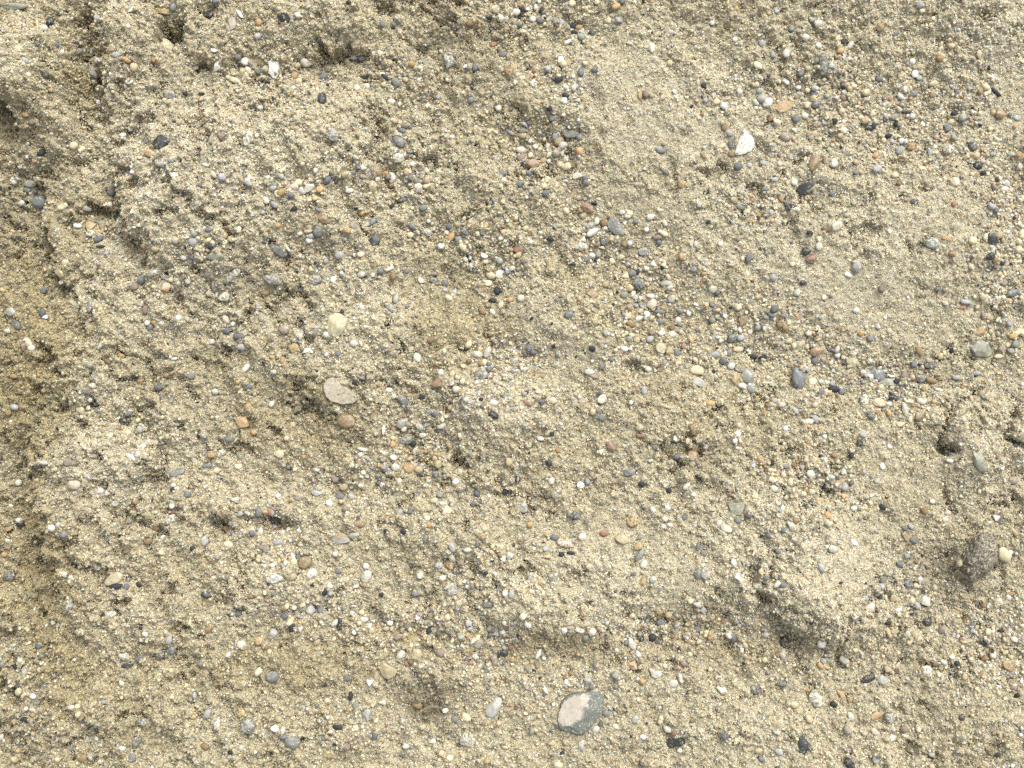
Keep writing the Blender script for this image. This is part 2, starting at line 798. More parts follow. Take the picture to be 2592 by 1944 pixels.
960 1540 165 108 22 c a|large khaki-cream rock with dark stones under it, left
980 1605 110 52 10 k a
1065 1610 60 50 60 s r
1170 1590 56 48 -40 k a
1475 1540 96 40 30 t f
545 1500 86 58 -30 w a
820 1450 56 42 0 w r
980 905 74 54 30 w q
620 430 64 38 0 g r
45 1335 74 52 10 o r
1300 1420 54 38 0 b r
1885 1420 46 34 0 b r
600 1530 44 42 0 w r
#C2
125 75 64 46 70 w q
755 215 140 124 0 b r|big rounded tan-brown stone below the taupe stone
1230 45 100 68 -30 s r|blue-slate oval pebble above left of the picture centre bottom gravel
1385 20 70 36 0 k r
1885 35 44 32 0 k r
1990 65 78 52 0 w q
1990 165 88 66 -30 k a|black glossy two-humped chip below the picture centre
1635 105 64 56 0 t r
1760 35 62 46 0 w r
1505 160 80 50 -20 s q
1440 145 62 54 0 m r
1065 290 84 28 85 W e|thin upright white sliver below centre left
1550 255 94 58 30 w a
1395 335 64 42 -5 w a
1210 240 96 66 50 g r
1370 265 76 56 -40 g q
1425 250 74 44 30 g a
1260 370 104 88 20 g q|glossy grey stone with a black pebble at its lower right, below centre
1315 405 62 56 0 k r
1145 410 64 48 70 o a
1145 360 50 38 -20 c r
1335 470 72 54 70 w q
1430 440 60 30 10 w r
1410 470 74 26 0 o r
1505 495 42 34 0 o r
890 455 88 32 -10 w e
870 500 54 44 60 W a
1065 485 74 38 -30 w r
1280 612 104 80 0 o r|bright mustard-yellow pebble below the picture centre
1515 660 88 52 0 m q|dark ribbed grey oval pebble right of the bright mustard-yellow pebble
1410 610 66 44 30 s q
1365 675 56 34 -10 k r
1165 605 80 64 0 w q
1070 605 64 46 0 g q
1080 632 58 28 0 s r
805 590 54 44 0 c r
190 490 104 84 10 c a
270 605 44 40 0 s r
325 620 42 40 0 c r
505 625 64 34 -20 w a
1195 720 68 50 -10 p r
1025 735 44 40 0 s r
505 820 100 50 5 g f|pale grey flat chip left of the bare white pebble, lower left of centre
610 905 66 58 -30 W r|clean white round pebble below the pale grey flat chip
180 845 54 40 10 W r
665 705 68 58 10 v r
700 850 86 58 0 m q
795 850 64 54 -30 g q
735 770 86 62 10 t q
635 810 48 34 0 b a
755 950 74 58 0 v r
165 1040 108 64 5 k r|smooth dark slate oval pebble in the small gravel pocket, lower left
75 978 56 30 0 o r
115 985 54 48 -30 r a
20 980 84 60 80 m r
35 1145 80 60 80 w r
215 1155 74 60 50 w a
270 1130 50 42 70 w r
870 1075 116 66 12 b r|orange-brown oval pebble left of a grey lens-shaped stone, lower middle
705 1215 150 60 -5 g f|grey lens-shaped stone with a reddish top, lower left of centre
815 1180 96 54 18 e r|olive oval pebble touching the grey lens-shaped stone
1205 985 64 56 40 g r
1290 975 58 50 60 s r
1595 965 90 74 -30 p f|salmon triangular chip below the picture centre
1445 1088 58 54 0 o r
1435 1032 44 40 0 W r
1490 885 68 58 20 c r
1545 835 64 50 0 g r
1560 910 56 36 0 w r
1670 725 78 50 30 W a
1440 720 54 42 20 w q
1815 915 62 44 60 s t
1720 795 86 40 35 m a
1850 825 62 46 -50 s r
1950 848 46 34 -70 W r
1940 742 44 36 0 w r
2085 815 66 42 -10 k r
2120 560 88 66 70 t r
1235 1150 68 44 -30 k a
1090 1140 48 34 -20 k r
1410 1210 58 42 80 s r
405 1405 118 106 0 b r|round rough brown stone above the bright white bean pebble
462 1500 100 80 45 W r|bright white bean-shaped pebble, lower left of centre
150 1540 134 78 8 W q|white rough stone left of the bright white bean-shaped pebble
285 1520 106 74 10 t r|tan stone between two white stones, lower left of centre
70 1285 110 66 -10 v f
185 1235 90 44 20 g q
310 1370 112 46 -75 w e
660 1335 52 48 0 w r
1640 1365 84 54 -75 w e|white-grey glassy pebble above an orange-cream stone, lower middle
1640 1275 94 54 -70 g q
1615 1425 92 72 -50 o q|orange-cream rough stone, lower middle
1770 1300 64 46 0 w r
1915 1125 52 46 0 c r
1900 1195 54 44 0 b r
925 1520 112 84 60 w r
920 1435 66 54 0 w q
1370 1510 76 66 0 w q
1612 1608 108 46 32 w e|white finger-shaped stone lying on a speckled grey one, lower middle
1645 1640 100 84 50 g q|speckled grey stone under the white finger-shaped stone
2070 1380 50 42 -30 W q
2125 1345 76 66 20 w q
615 1600 54 44 -10 W r
835 1605 50 32 15 W t
465 1595 48 32 0 k a
690 1480 64 36 10 s r
905 1600 82 36 -20 b r
1905 85 60 40 40 b r
#C3
745 40 88 76 60 w a|off-white angular stone below and right of the picture centre
330 45 92 62 -10 c a
235 55 54 44 0 s r
740 195 74 50 -10 s q
715 140 58 42 -20 s r
665 140 66 54 -40 t r
120 65 88 42 -35 r f
1275 95 130 30 -18 t e|straw-coloured thin sliver, right of centre
990 60 54 44 40 W a
1650 70 78 58 10 o r
1520 290 98 84 -60 b q|ochre-brown crumbly stone, right of centre
1060 270 80 66 0 c a
1065 340 88 34 -5 r f
1885 250 60 44 -20 p r
1875 325 72 48 0 W a
1855 382 54 48 0 W a
1365 360 66 54 60 W a
1465 385 62 50 80 c a
1610 430 64 50 -20 g q
1185 435 58 52 0 m r
1375 515 86 58 15 s q
1500 505 104 78 -80 t r|honey-coloured stone shaded orange at its top, right of centre
300 570 64 52 -70 k r|black pebble in bare sand below centre, left of the squarish blue-grey stone
320 325 56 36 10 k r
225 365 70 46 -20 w t
820 430 98 78 -60 r r|pinkish-brown rounded stone below right of centre
730 475 50 42 80 W r
965 650 90 80 -10 s a|squarish blue-grey stone, lower right of centre
1075 745 54 50 0 k r
560 755 78 62 -60 W a
622 725 58 44 -70 g r
315 720 76 64 0 w q
35 710 64 54 70 k a|black chip with a white vein below the picture centre
345 840 94 68 -60 e t
75 930 114 82 -70 g a|lilac-grey triangular stone below the picture centre
520 1010 90 72 30 m q
615 1065 58 50 0 m r
1555 685 74 46 -30 k a
1305 800 54 48 0 k r
1450 760 82 46 50 w e
1510 835 52 46 0 w r
1875 950 142 118 0 e f|grey-green triangular stone, lower right
1885 1050 64 56 0 m r
1975 1005 68 58 0 s q
1785 1120 100 60 -20 p r|pinkish-white oval pebble below the grey-green triangular stone
1725 1070 62 48 70 w r
1170 965 66 46 -60 w r
1290 945 62 54 30 W q
1430 1028 66 42 10 s a
1270 1040 60 44 -30 w t
1255 1100 56 44 -40 w r
1310 1090 52 42 0 w r
1000 1070 106 76 0 o q|mustard crumbly stone with a dark rim, lower right of centre
760 1160 78 54 -10 r r
910 1210 110 84 -5 t r|tan sandstone pebble with square corners, lower right of centre
1060 1190 76 46 25 e r
1050 1270 76 58 30 o r|orange pebble right of the tan sandstone pebble
1060 1345 104 56 55 m e|grey upright wedge below the orange pebble, lower right of centre
340 1195 70 58 0 s r
575 1190 76 66 20 w q
430 1250 134 62 -15 p q|pale pink crumbly stone, lower middle
270 1290 56 46 0 g r
480 1325 72 38 -8 k a
285 1355 80 42 0 t q
400 1335 52 44 0 k r
1035 1410 34 20 0 o a
1090 1420 90 58 70 w q
1550 1500 84 68 80 m r|round purple-grey pebble joined to a pale crusty one, lower right
1605 1500 90 72 -60 g q
1550 1270 84 38 80 s e
1595 1330 72 56 80 v r
1845 1400 66 44 -80 W r
1880 1525 84 50 -55 W t|white triangular chip left of the sand mound's dark undercut
1085 1565 84 52 80 o a|rust-orange upright pebble on a sand mound, lower right of centre
155 1520 100 66 0 w q|large white rough pebble, lower middle
2050 1600 86 78 40 w q
305 1550 44 40 0 s r
1010 1500 46 38 0 s r
470 1005 46 38 0 m r
#C4
810 45 98 74 80 w q|white pitted oval stone at the upper end of the right gravel band
935 60 134 72 -10 c a|wide cream crumbly stone at the end of the right gravel band
1020 75 58 44 0 w r
1065 25 108 48 -20 k a|black-green stone above the wide cream crumbly stone
1288 50 80 56 -20 w r|off-white oval pebble left of the dark crevice, right side
1155 120 136 48 -80 w e|tall narrow white pebble left of the dark crevice, right side
1020 150 52 40 80 o q
870 180 80 38 -15 m e
845 148 60 28 -10 s r
1280 175 98 76 45 b a|rust-brown stone left of the dark crevice, right side
1110 245 84 46 0 c q
235 130 82 44 -50 g r
405 200 96 56 -62 g f
350 220 94 46 -10 w a
345 262 62 34 -20 o r
150 280 58 50 -30 W r
315 420 54 36 -35 o a
800 335 66 50 -10 g r
785 400 84 66 50 k q|dark green-black stone in pale sand, right
710 465 54 36 0 w r
710 508 54 40 40 k r
580 548 58 50 -30 c r
560 505 54 44 0 b r
40 570 50 44 0 k r
155 600 104 46 -20 m f
35 705 58 48 -10 c r
55 785 66 58 -30 w a
65 668 74 28 0 o e
965 598 64 44 -70 W r
1510 485 104 62 -5 k a|black stone in the hole under the sand clod, right
1525 550 64 34 -5 W r
1775 560 205 100 -60 e e|long pale finger-shaped stone crusted with sand, right
2095 385 94 48 -10 k a
435 880 80 54 -20 o r|honey-tan oval pebble in the sand, right of the grey-green triangle
505 1010 80 58 -40 o q
235 1050 62 46 -50 b r
195 1095 84 60 -60 w q
725 950 54 46 0 w r
965 940 64 48 -40 k r
1165 1190 100 80 -50 b f|flat tan triangular chip below a small slate sliver, right
1150 1120 64 32 -40 s e
1205 1105 54 46 -50 g q
725 1235 80 44 -35 W t
550 1290 78 60 0 w r|round white pebble in bare sand on the lower right mound
1320 970 76 58 -40 b a
1385 890 50 42 0 W r
1920 1030 78 58 -50 W t|white triangular chip with a violet rim near the right edge
1510 985 62 48 -20 w r
1490 1045 64 44 -20 w r
1985 1340 150 98 -45 c r|cream egg-shaped stone right of the dark damp clod
1110 1420 64 52 -50 s a
1170 1350 64 52 -40 g r
450 1445 84 44 -65 g a
90 1590 78 66 20 W t|white triangular pebble on the lower right mound's left edge
140 1595 84 56 0 m a
1180 1580 110 70 -60 s q|dark slate stone beside white pebbles, left of the dark damp clod
1255 1600 84 40 -10 c a
1280 1545 54 40 0 W r
970 1555 62 52 30 m r
970 1595 84 52 85 v r
2040 1320 46 40 0 w r
120 80 60 50 0 w q
60 45 52 46 0 g q
2060 715 90 70 0 v r
#D1
590 290 106 72 82 g q|pale lilac-white speckled stone, lower left
1735 205 98 64 -10 k a|black stone with a white crumb on it, lower left
935 375 98 66 20 w q|white speckled stone in a shadowed dip, lower left
870 375 46 40 40 k a
685 515 98 62 -10 c q|pale yellow striped stone, lower left
1228 528 54 52 0 w r
1195 580 50 42 0 c r
1425 580 78 58 70 g q
1445 670 88 80 30 s r|round dark slate pebble with a grey one at its left, lower left
1345 705 86 74 60 m q|speckled grey pebble left of the round dark slate pebble
1175 735 96 56 40 m e
1070 795 106 46 12 k f|flat black-slate chip, lower left
1045 720 92 80 -30 w a|white worm-shaped crusty stone, lower left
1750 490 106 54 35 b e
2030 620 78 70 -10 w r
205 855 108 52 88 e r|upright grey oval pebble near the left edge, lower left
150 810 84 44 -10 k r
150 965 64 28 15 e e
345 710 76 38 80 s r
280 1055 54 46 0 W r|tiny glossy white pebble near the left edge, lower left
315 1105 64 42 15 e r
280 1165 54 36 -10 w r
285 1210 54 42 0 o r
220 1250 94 52 0 k q
30 780 64 48 0 e r
600 1140 74 42 0 w r
690 1230 60 52 40 c r
655 1140 56 40 20 c r
880 1100 66 38 20 g r
2030 1195 82 62 65 o r|bright orange oval pebble above a big speckled grey pebble, lower left
2095 1300 136 130 0 g q|big round speckled grey pebble, lower left
1820 1290 128 60 -85 W f|white triangular shard left of the big round speckled grey pebble
1745 1200 86 66 50 g r
1620 1225 66 44 -20 o q
1205 1270 88 68 20 g q
1340 1320 84 54 70 c a
1155 1430 96 66 60 g q
1030 1490 72 46 10 W t
1115 1570 76 64 70 m r
600 1490 84 38 -20 g r
700 1570 88 66 20 b a
275 1315 106 52 -10 b f
1825 950 76 38 10 o r
1635 1045 64 38 -80 g r
2025 1490 60 44 60 w r
1940 1525 44 36 0 k a
1725 1475 74 58 -20 b r
1025 945 64 46 -60 w a
210 1440 42 38 0 b r
2110 215 56 48 0 b r
200 770 64 32 10 c r
110 630 64 44 -10 e r
430 1650 50 42 0 g r
850 1600 60 50 0 w r
#D2
1050 200 56 44 0 k r
615 185 62 54 -20 g r
572 175 66 44 80 k a
1335 185 84 70 40 m q
1940 285 88 64 0 m a|dark grey angular flat pebble, bottom middle
455 330 84 76 -30 g r|round light grey-green pebble beside a slate one, lower left of centre
535 330 70 54 0 m r
318 312 48 42 0 w r
230 385 82 58 10 s a
143 525 82 76 80 g r|round pale blue-grey pebble above right of a mustard one, lower left of centre
20 590 78 66 70 o r|deep orange-mustard pebble, lower left
300 480 84 56 80 k a
370 485 64 46 80 w r
280 440 84 62 10 c a
695 445 114 50 85 k e|narrow black upright stone, bottom middle left
655 440 78 54 50 w q
800 355 56 42 -40 w q
882 350 64 48 40 c r
905 410 78 48 -10 w q
1120 438 68 44 0 W r
1265 450 86 56 70 v r
1090 485 64 46 0 c r
983 487 44 38 0 o r
1185 555 104 66 20 v a
1240 545 72 40 50 t r
1210 705 84 66 30 w a|off-white wedge pebble beside the tan rounded pebble, bottom middle
1350 690 92 72 -40 t r|tan rounded pebble with a facet, bottom middle
1540 690 80 64 -30 v r
1105 840 152 134 -10 t f|khaki five-sided flat stone, bottom middle
750 905 66 54 20 s r
135 885 112 98 -10 m r|round slate-grey pebble in shadow, bottom left of centre
15 850 82 60 60 c a
695 265 50 42 0 m r
1990 1150 178 108 55 g r|large smooth pale grey egg-shaped pebble near the bottom
930 1210 108 86 70 g a|light blue-grey square-cut pebble, bottom middle left
300 1440 120 112 -20 m r|large round blue-slate pebble near the bottom, left of centre
160 1325 84 62 -10 W r
225 1335 72 48 80 w r
225 1390 66 52 0 s r
185 1250 78 62 70 t r
680 1315 90 46 -15 k a
990 1385 70 60 -10 s a
565 1410 56 46 0 m r
830 1130 60 54 70 e r
790 1050 84 44 85 k r
1350 1130 88 64 -10 b r
1775 1415 128 118 -30 w q|large round white speckled stone near the bottom centre
2070 690 90 58 -10 k r|dark teal pebble beside a long brown one, bottom middle
1995 750 106 60 -85 v e
1795 775 70 46 10 r r
1865 610 96 76 50 v r
1965 605 44 40 0 w r
2130 640 62 52 0 r a
2145 745 64 42 80 o r
1780 440 76 66 40 g r
2000 510 76 48 70 g t
1525 510 84 46 -80 m r
1605 625 46 42 0 W r
1840 720 76 54 -20 w q
1060 1105 76 44 -10 p r
1255 1470 70 54 30 w r
1480 1430 76 56 0 w q
1665 1245 66 58 0 m q
1585 1175 58 46 0 w r
1760 1230 86 66 -30 c a
505 600 84 48 40 t r
760 1480 74 58 0 v r
2140 195 74 58 70 g q
1560 60 60 50 30 w q
1790 490 56 38 0 g r
1750 90 44 36 20 W r
#D3
560 1190 440 345 42 e f|biggest stone, pinkish-white on top with a grey-green speckled rim, at the bottom
120 455 76 50 -35 w r
425 500 66 54 50 W r
555 500 90 42 -15 w r
610 450 96 44 15 c r
605 560 72 56 50 e r
740 540 64 46 80 v r
1060 545 108 58 -65 k q|dark slate leaf-shaped stone above the tall cream shard, bottom right of centre
990 615 118 56 -62 w e|tall white-cream shard, bottom right of centre
1045 700 76 42 -75 W r
945 605 48 38 60 m r
1000 790 98 78 -40 o a|orange-and-cream angular stone below the tall white-cream shard
690 805 82 42 -75 m r
1380 815 90 50 -20 r t|orange-red triangular pebble, bottom right of centre
1190 860 118 72 -15 w a|irregular cream-white stone left of the orange-red triangular pebble
1340 945 78 68 0 w r|round cream-white pebble below the orange-red triangular pebble
1405 910 82 46 -70 w q
210 700 88 38 65 W e|narrow white stick-like stone, bottom middle
255 735 40 36 0 w t
1545 280 80 66 -20 w r
1220 345 74 48 -10 o a
1300 365 80 60 10 t r
1235 435 86 66 10 m q
1540 490 78 48 -10 m q
1620 520 62 54 50 c r
1465 450 66 38 -10 c r
1835 555 90 66 -60 s r|blue-grey oval pebble left of a white chip, lower right
1915 665 66 38 -75 W r
1945 625 58 36 -60 c t
2120 535 72 52 10 w q
1745 1000 88 60 -20 w a|off-white block-shaped pebble, bottom right
2025 1000 92 72 -30 m q|dark olive-grey speckled stone, bottom right
1360 1440 158 86 12 k f|black rectangular stone at the bottom, right of centre
1775 1385 74 64 60 s r
1290 1330 78 54 -50 w r
1345 1365 54 46 0 r r
1085 1395 56 48 0 W r
860 1310 80 54 -40 w q
690 1330 72 58 20 w a
775 1195 72 60 0 m r
660 975 60 48 0 m r
620 915 66 56 0 g r
565 1475 84 46 -75 g r
325 1450 94 42 -5 t r
375 1630 80 58 -10 c r|glossy cream-yellow pebble at the bottom edge
265 1000 66 38 -75 w r
205 1065 50 38 0 g r
1020 1245 80 56 60 g r
2055 1510 76 54 10 t r
2080 1585 66 44 -30 s r
405 1530 48 34 0 k r
1105 1600 90 78 0 t q
1395 1510 52 44 0 w q
155 1340 76 66 50 e r
1230 1260 60 44 60 c r
1500 1260 60 40 0 b r
1430 780 72 50 -40 v r
1650 830 44 40 0 c r
#D4
410 1075 146 108 -60 w q|large cream-white speckled stone with a fine crack, lower right
455 610 100 76 -80 W r|smooth white pebble hanging below the lower right mound
640 745 106 74 -10 w a|pale cream stone below right of the smooth white pebble, lower right
160 415 98 62 10 g q|blue-grey glinting pebble in the dark undercut of the mound
100 370 84 44 -20 k a
150 600 118 84 -50 k q|dark grey stone below the mound's undercut
1340 430 78 68 0 k r|round dark slate pebble, right side in the lower half
1465 495 80 70 20 v r
1005 435 56 50 0 k r
1330 255 100 88 -20 w a|off-white rounded block with grey patch, right side in the lower half
1255 290 66 56 -40 g r
1805 605 94 34 -22 k f|thin black chip near the right edge, lower half
2020 800 106 76 -40 o a|ochre-yellow stone with flat face near the right edge, lower half
1825 735 78 56 0 b r
1330 845 108 96 -20 w q|round white-and-grey speckled pebble, right side in the lower half
1475 765 60 42 -20 w r
1545 725 66 40 -20 w r
1705 740 56 42 -30 w r
1410 775 64 56 0 v r
850 905 116 66 15 k a|black-grey stone touching a lighter grey one, lower right
960 915 102 76 -40 g r
620 1035 92 70 -50 o t|ochre triangular chip, lower right
555 1120 64 58 0 k a
915 1220 124 66 20 o f|mustard-brown slab, lower right
1025 1235 94 78 -30 g q
900 1350 84 56 -35 p t
815 1365 62 44 -20 c r
1040 1405 82 70 -10 w a|squarish translucent white stone near the bottom, right
1145 1330 74 64 -20 v r
1150 1385 66 28 -20 p r
310 1470 158 98 -85 k f|charcoal-grey leaf-shaped stone near the bottom right
685 1620 112 72 -60 k r|dark slate oval stone cut by the bottom edge, right
1375 1535 64 52 -60 w r|glossy cream-white pebble near the bottom, right
1630 1230 64 46 70 k r|small lone dark pebble, bottom right corner area
1865 1505 104 78 -20 b q|round brown crusty stone with a dark base, bottom right
1925 1545 58 44 -30 k a
700 1225 88 54 -60 w q
100 1520 92 58 -40 g q
445 795 68 44 -60 o r
320 990 74 56 0 o q
225 1125 78 62 -30 c a
125 950 96 56 -5 m r
860 315 86 52 -20 w q
820 230 66 44 -20 g r
735 665 60 44 -40 c r
2040 195 90 44 10 b a
1720 450 52 44 0 s r
1960 505 58 30 0 k a
1015 520 112 44 -70 t e
1190 600 62 54 0 t r
350 1245 84 60 -60 t r
910 1590 76 58 0 g r
1290 1390 50 40 0 c r
690 1090 50 40 0 o r
85 1360 74 50 -20 w r
1810 275 90 48 -60 b a
'''
OUT = {  # outlines of the stones with a shape of their own, in tile coordinates
 ('D3',560,1190):((360,1250),(380,1180),(400,1100),(440,1050),(520,1022),(640,1010),(730,1018),(765,1060),(755,1140),(725,1210),(660,1285),(600,1355),(540,1368),(470,1345),(385,1315)),
 ('A3',1945,1225):((1922,1075),(1960,1115),(2012,1155),(2024,1215),(1990,1275),(1900,1308),(1848,1306),(1868,1235),(1893,1165),(1915,1125)),
 ('A2',145,585):((95,522),(140,500),(187,525),(188,585),(168,672),(140,662),(98,615),(108,570)),
 ('B2',430,1290):((378,1312),(418,1262),(445,1264),(488,1312),(432,1302)),
 ('B2',985,355):((932,362),(968,330),(990,288),(1037,350),(1035,382),(972,412),(928,395)),
 ('B2',695,1620):((562,1585),(590,1530),(650,1512),(700,1555),(765,1610),(840,1690),(800,1728),(720,1738),(630,1712),(585,1670)),
 ('B2',675,1075):((593,1060),(610,1000),(660,963),(720,985),(762,1030),(745,1100),(712,1150),(668,1182),(608,1150),(590,1110)),
 ('A1',1350,1200):((1287,1195),(1332,1128),(1382,1143),(1438,1192),(1402,1232),(1352,1272),(1298,1242)),
 ('A1',1415,390):((1360,375),(1388,325),(1440,345),(1478,385),(1462,440),(1410,435),(1365,415)),
 ('A4',320,1585):((228,1612),(268,1552),(350,1528),(414,1560),(382,1610),(290,1642)),
 ('A4',140,885):((62,912),(88,860),(150,843),(234,862),(192,920),(140,946),(88,940)),
 ('D4',310,1470):((268,1402),(310,1390),(360,1460),(356,1505),(332,1510),(310,1552),(264,1520),(260,1460)),
 ('D2',1105,840):((1035,790),(1068,768),(1184,828),(1172,872),(1100,917),(1048,890),(1028,840)),
 ('C3',1875,950):((1798,893),(1850,905),(1952,903),(1905,1012),(1832,1002),(1815,950)),
 ('D3',1360,1440):((1283,1420),(1330,1395),(1415,1385),(1442,1405),(1436,1462),(1310,1494),(1288,1470)),
 ('B4',920,1485):((835,1450),(860,1433),(960,1438),(1007,1490),(1000,1522),(930,1547),(880,1502)),
 ('B4',1010,1552):((928,1556),(980,1520),(1070,1520),(1097,1562),(1050,1582),(960,1582)),
 ('B4',1795,1270):((1690,1270),(1740,1200),(1800,1198),(1865,1250),(1895,1315),(1845,1345),(1750,1335)),
 ('A2',1625,520):((1570,458),(1640,468),(1685,540),(1600,584),(1578,540)),
 ('B3',1560,1550):((1493,1520),(1560,1508),(1602,1540),(1638,1590),(1560,1592),(1508,1570)),
 ('D1',1820,1290):((1842,1218),(1852,1270),(1836,1352),(1815,1340),(1788,1272)),
 ('B3',620,80):((563,60),(600,38),(672,80),(662,132),(600,130),(575,100)),
 ('B3',855,250):((786,232),(800,180),(850,166),(900,220),(938,282),(922,322),(850,312),(800,272)),
 ('B4',175,70):((133,35),(207,60),(206,95),(180,120),(150,90)),
 ('B4',1895,345):((1855,300),(1920,300),(1950,380),(1900,398),(1852,380)),
 ('C4',1775,560):((1712,470),(1760,457),(1800,500),(1842,580),(1837,642),(1780,642),(1738,590)),
 ('C2',1595,965):((1555,998),(1580,930),(1605,925),(1645,965),(1625,992)),
 ('C4',1165,1190):((1115,1145),(1160,1160),(1212,1180),(1180,1232),(1155,1220)),
 ('B2',180,445):((100,405),(135,385),(200,420),(255,465),(255,500),(205,500),(150,460)),
 ('D3',1190,860):((1135,825),(1160,815),(1185,845),(1240,840),(1245,875),(1200,905),(1160,890)),
}

# ------------------------------------------------------------------ noise
RNG = np.random.default_rng(7)
TAB = RNG.random((512, 512)).astype(np.float32)

def vnoise(x, y, seed=0):
    x = x + seed * 37.17; y = y + seed * 91.73
    xi = np.floor(x).astype(np.int64); yi = np.floor(y).astype(np.int64)
    fx = (x - xi).astype(np.float32); fy = (y - yi).astype(np.float32)
    fx = fx * fx * fx * (fx * (fx * 6 - 15) + 10); fy = fy * fy * fy * (fy * (fy * 6 - 15) + 10)
    x0 = xi & 511; x1 = (xi + 1) & 511; y0 = yi & 511; y1 = (yi + 1) & 511
    a = TAB[y0, x0]; b = TAB[y0, x1]; c = TAB[y1, x0]; d = TAB[y1, x1]
    return ((a + (b - a) * fx) * (1 - fy) + (c + (d - c) * fx) * fy) * 2 - 1

def fbm(x, y, seed, octv=3, gain=0.5):
    s = 0; amp = 1.0; f = 1.0; n = 0
    for k in range(octv):
        r = 0.5 + k * 0.9
        xr = x * math.cos(r) - y * math.sin(r); yr = x * math.sin(r) + y * math.cos(r)
        s = s + amp * vnoise(xr * f, yr * f, seed + k); n += amp
        amp *= gain; f *= 2.03
    return s / n

def crumbs(x, y, cell, seed):
    """0..1 domes round jittered points: crumbs of stuck sand"""
    x = x / cell; y = y / cell
    xi = np.floor(x).astype(np.int64); yi = np.floor(y).astype(np.int64)
    best = np.full(x.shape, -9.0, np.float32)
    for dx in (-1, 0, 1):
        for dy in (-1, 0, 1):
            cx = xi + dx; cy = yi + dy
            h1 = TAB[(cy + seed * 13) & 511, (cx + seed * 7) & 511]; h2 = TAB[(cx + seed * 5 + 101) & 511, (cy + seed * 3 + 57) & 511]
            h3 = TAB[(cx + 211 + seed) & 511, (cy + 17 + seed) & 511]
            rr = 0.28 + 0.5 * h3 * h3
            d2 = ((x - cx - h1) ** 2 + (y - cy - h2) ** 2) / (rr * rr)
            best = np.maximum(best, (rr * (1 - d2)).astype(np.float32))
    return np.sqrt(np.maximum(best, 0))

def sstep(a, b, x):
    t = np.clip((x - a) / (b - a), 0, 1)
    return t * t * (3 - 2 * t)

# broad shapes of the bank, all in photo pixels (u right, v down): u, v, radius u, radius v, turn, height
BUMPS = [
 (45,190,110,120,40,85),(110,290,120,80,50,40),(640,480,330,210,-8,72),(840,330,130,90,10,25),(560,120,70,60,0,30),
 (300,130,90,120,0,35),(780,60,170,70,10,30),(1180,40,100,60,0,35),(700,820,380,170,20,22),(280,1150,110,90,0,34),
 (250,880,120,110,0,28),(180,1350,120,160,0,26),(900,760,130,120,-30,22),(860,960,160,110,30,26),(1020,860,60,90,10,30),
 (1250,1040,150,110,0,30),(1420,790,150,90,0,24),(1120,1340,130,70,0,18),(1480,1500,260,130,0,27),(1330,1560,120,90,0,18),
 (2010,1430,230,180,30,46),(2040,1540,110,60,30,30),(2470,1105,100,110,-50,38),(2590,1070,50,60,0,36),(1780,1450,120,110,0,22),
 (700,1500,180,80,15,24),(560,1300,70,40,0,10),(1100,1690,140,60,0,16),(860,1840,120,70,0,16),(420,1560,160,90,0,18),
 (1600,240,300,150,10,12),(2100,560,330,200,-20,16),(2350,640,180,180,0,14),(1750,1090,160,120,0,16),(1620,1800,260,120,0,12),
 (1960,1900,200,120,0,14),(2540,30,160,140,0,26),(2500,1820,140,120,0,16),(1240,520,170,110,30,22),(960,640,110,90,0,14),
 (60,900,90,120,0,12),(1340,280,100,50,0,14),(1480,180,90,60,0,10),(960,1080,200,70,20,-4),(330,1780,150,70,0,14),
]
PITS = [   # u, v, ru, rv, turn, depth : hollows and valleys
 (225,160,45,150,-8,48),(60,285,60,60,30,30),(433,85,32,42,0,46),(508,172,14,14,0,34),(700,190,230,45,-4,20),(840,115,60,40,20,24),
 (280,530,90,40,-38,38),(346,622,30,30,0,26),(100,520,90,110,0,26),(60,700,90,140,0,22),(225,850,34,60,20,34),
 (935,330,30,60,-10,26),(960,440,90,130,10,16),(1380,60,130,80,0,16),(1340,370,150,80,20,26),(1440,560,180,110,10,16),(1250,690,90,120,0,18),
 (1620,640,140,50,-20,14),(1630,770,190,110,20,26),(1620,940,26,22,0,30),(1920,850,210,110,10,18),(2180,960,260,80,6,20),
 (1230,910,100,60,0,14),(1090,1120,100,110,10,34),(1168,1178,20,14,0,40),(900,1240,130,60,15,26),(690,1335,46,24,0,34),(560,1322,26,16,0,50),
 (590,1180,150,60,10,26),(385,1222,34,20,20,52),(350,1075,50,40,0,44),(830,1560,190,60,10,16),(1180,1640,160,60,10,14),
 (1760,1590,180,70,0,22),(1930,1506,26,16,30,56),(2000,1620,60,40,20,34),(2370,1440,110,60,-20,14),(2410,1290,26,60,-30,14),
 (2394,1142,20,15,0,46),(2250,1390,90,70,0,14),(30,1300,60,260,0,36),(70,1560,80,160,0,20),(320,1700,200,80,10,14),
 (840,1790,90,60,0,24),(960,1700,90,50,0,14),(1330,1640,160,60,0,14),(1530,1760,200,60,0,10),(2200,300,260,120,0,10),(2060,470,120,60,20,10),
 (1010,950,30,70,0,18),(2110,1700,180,70,0,16),(1850,1700,120,50,20,14),(160,1900,200,80,0,12),(1430,1650,90,40,0,18),
 (2400,790,120,60,-30,14),(1700,60,60,40,0,8),(2490,40,26,34,-20,24),(1050,240,60,40,20,18),(2270,1850,120,60,0,14),
]
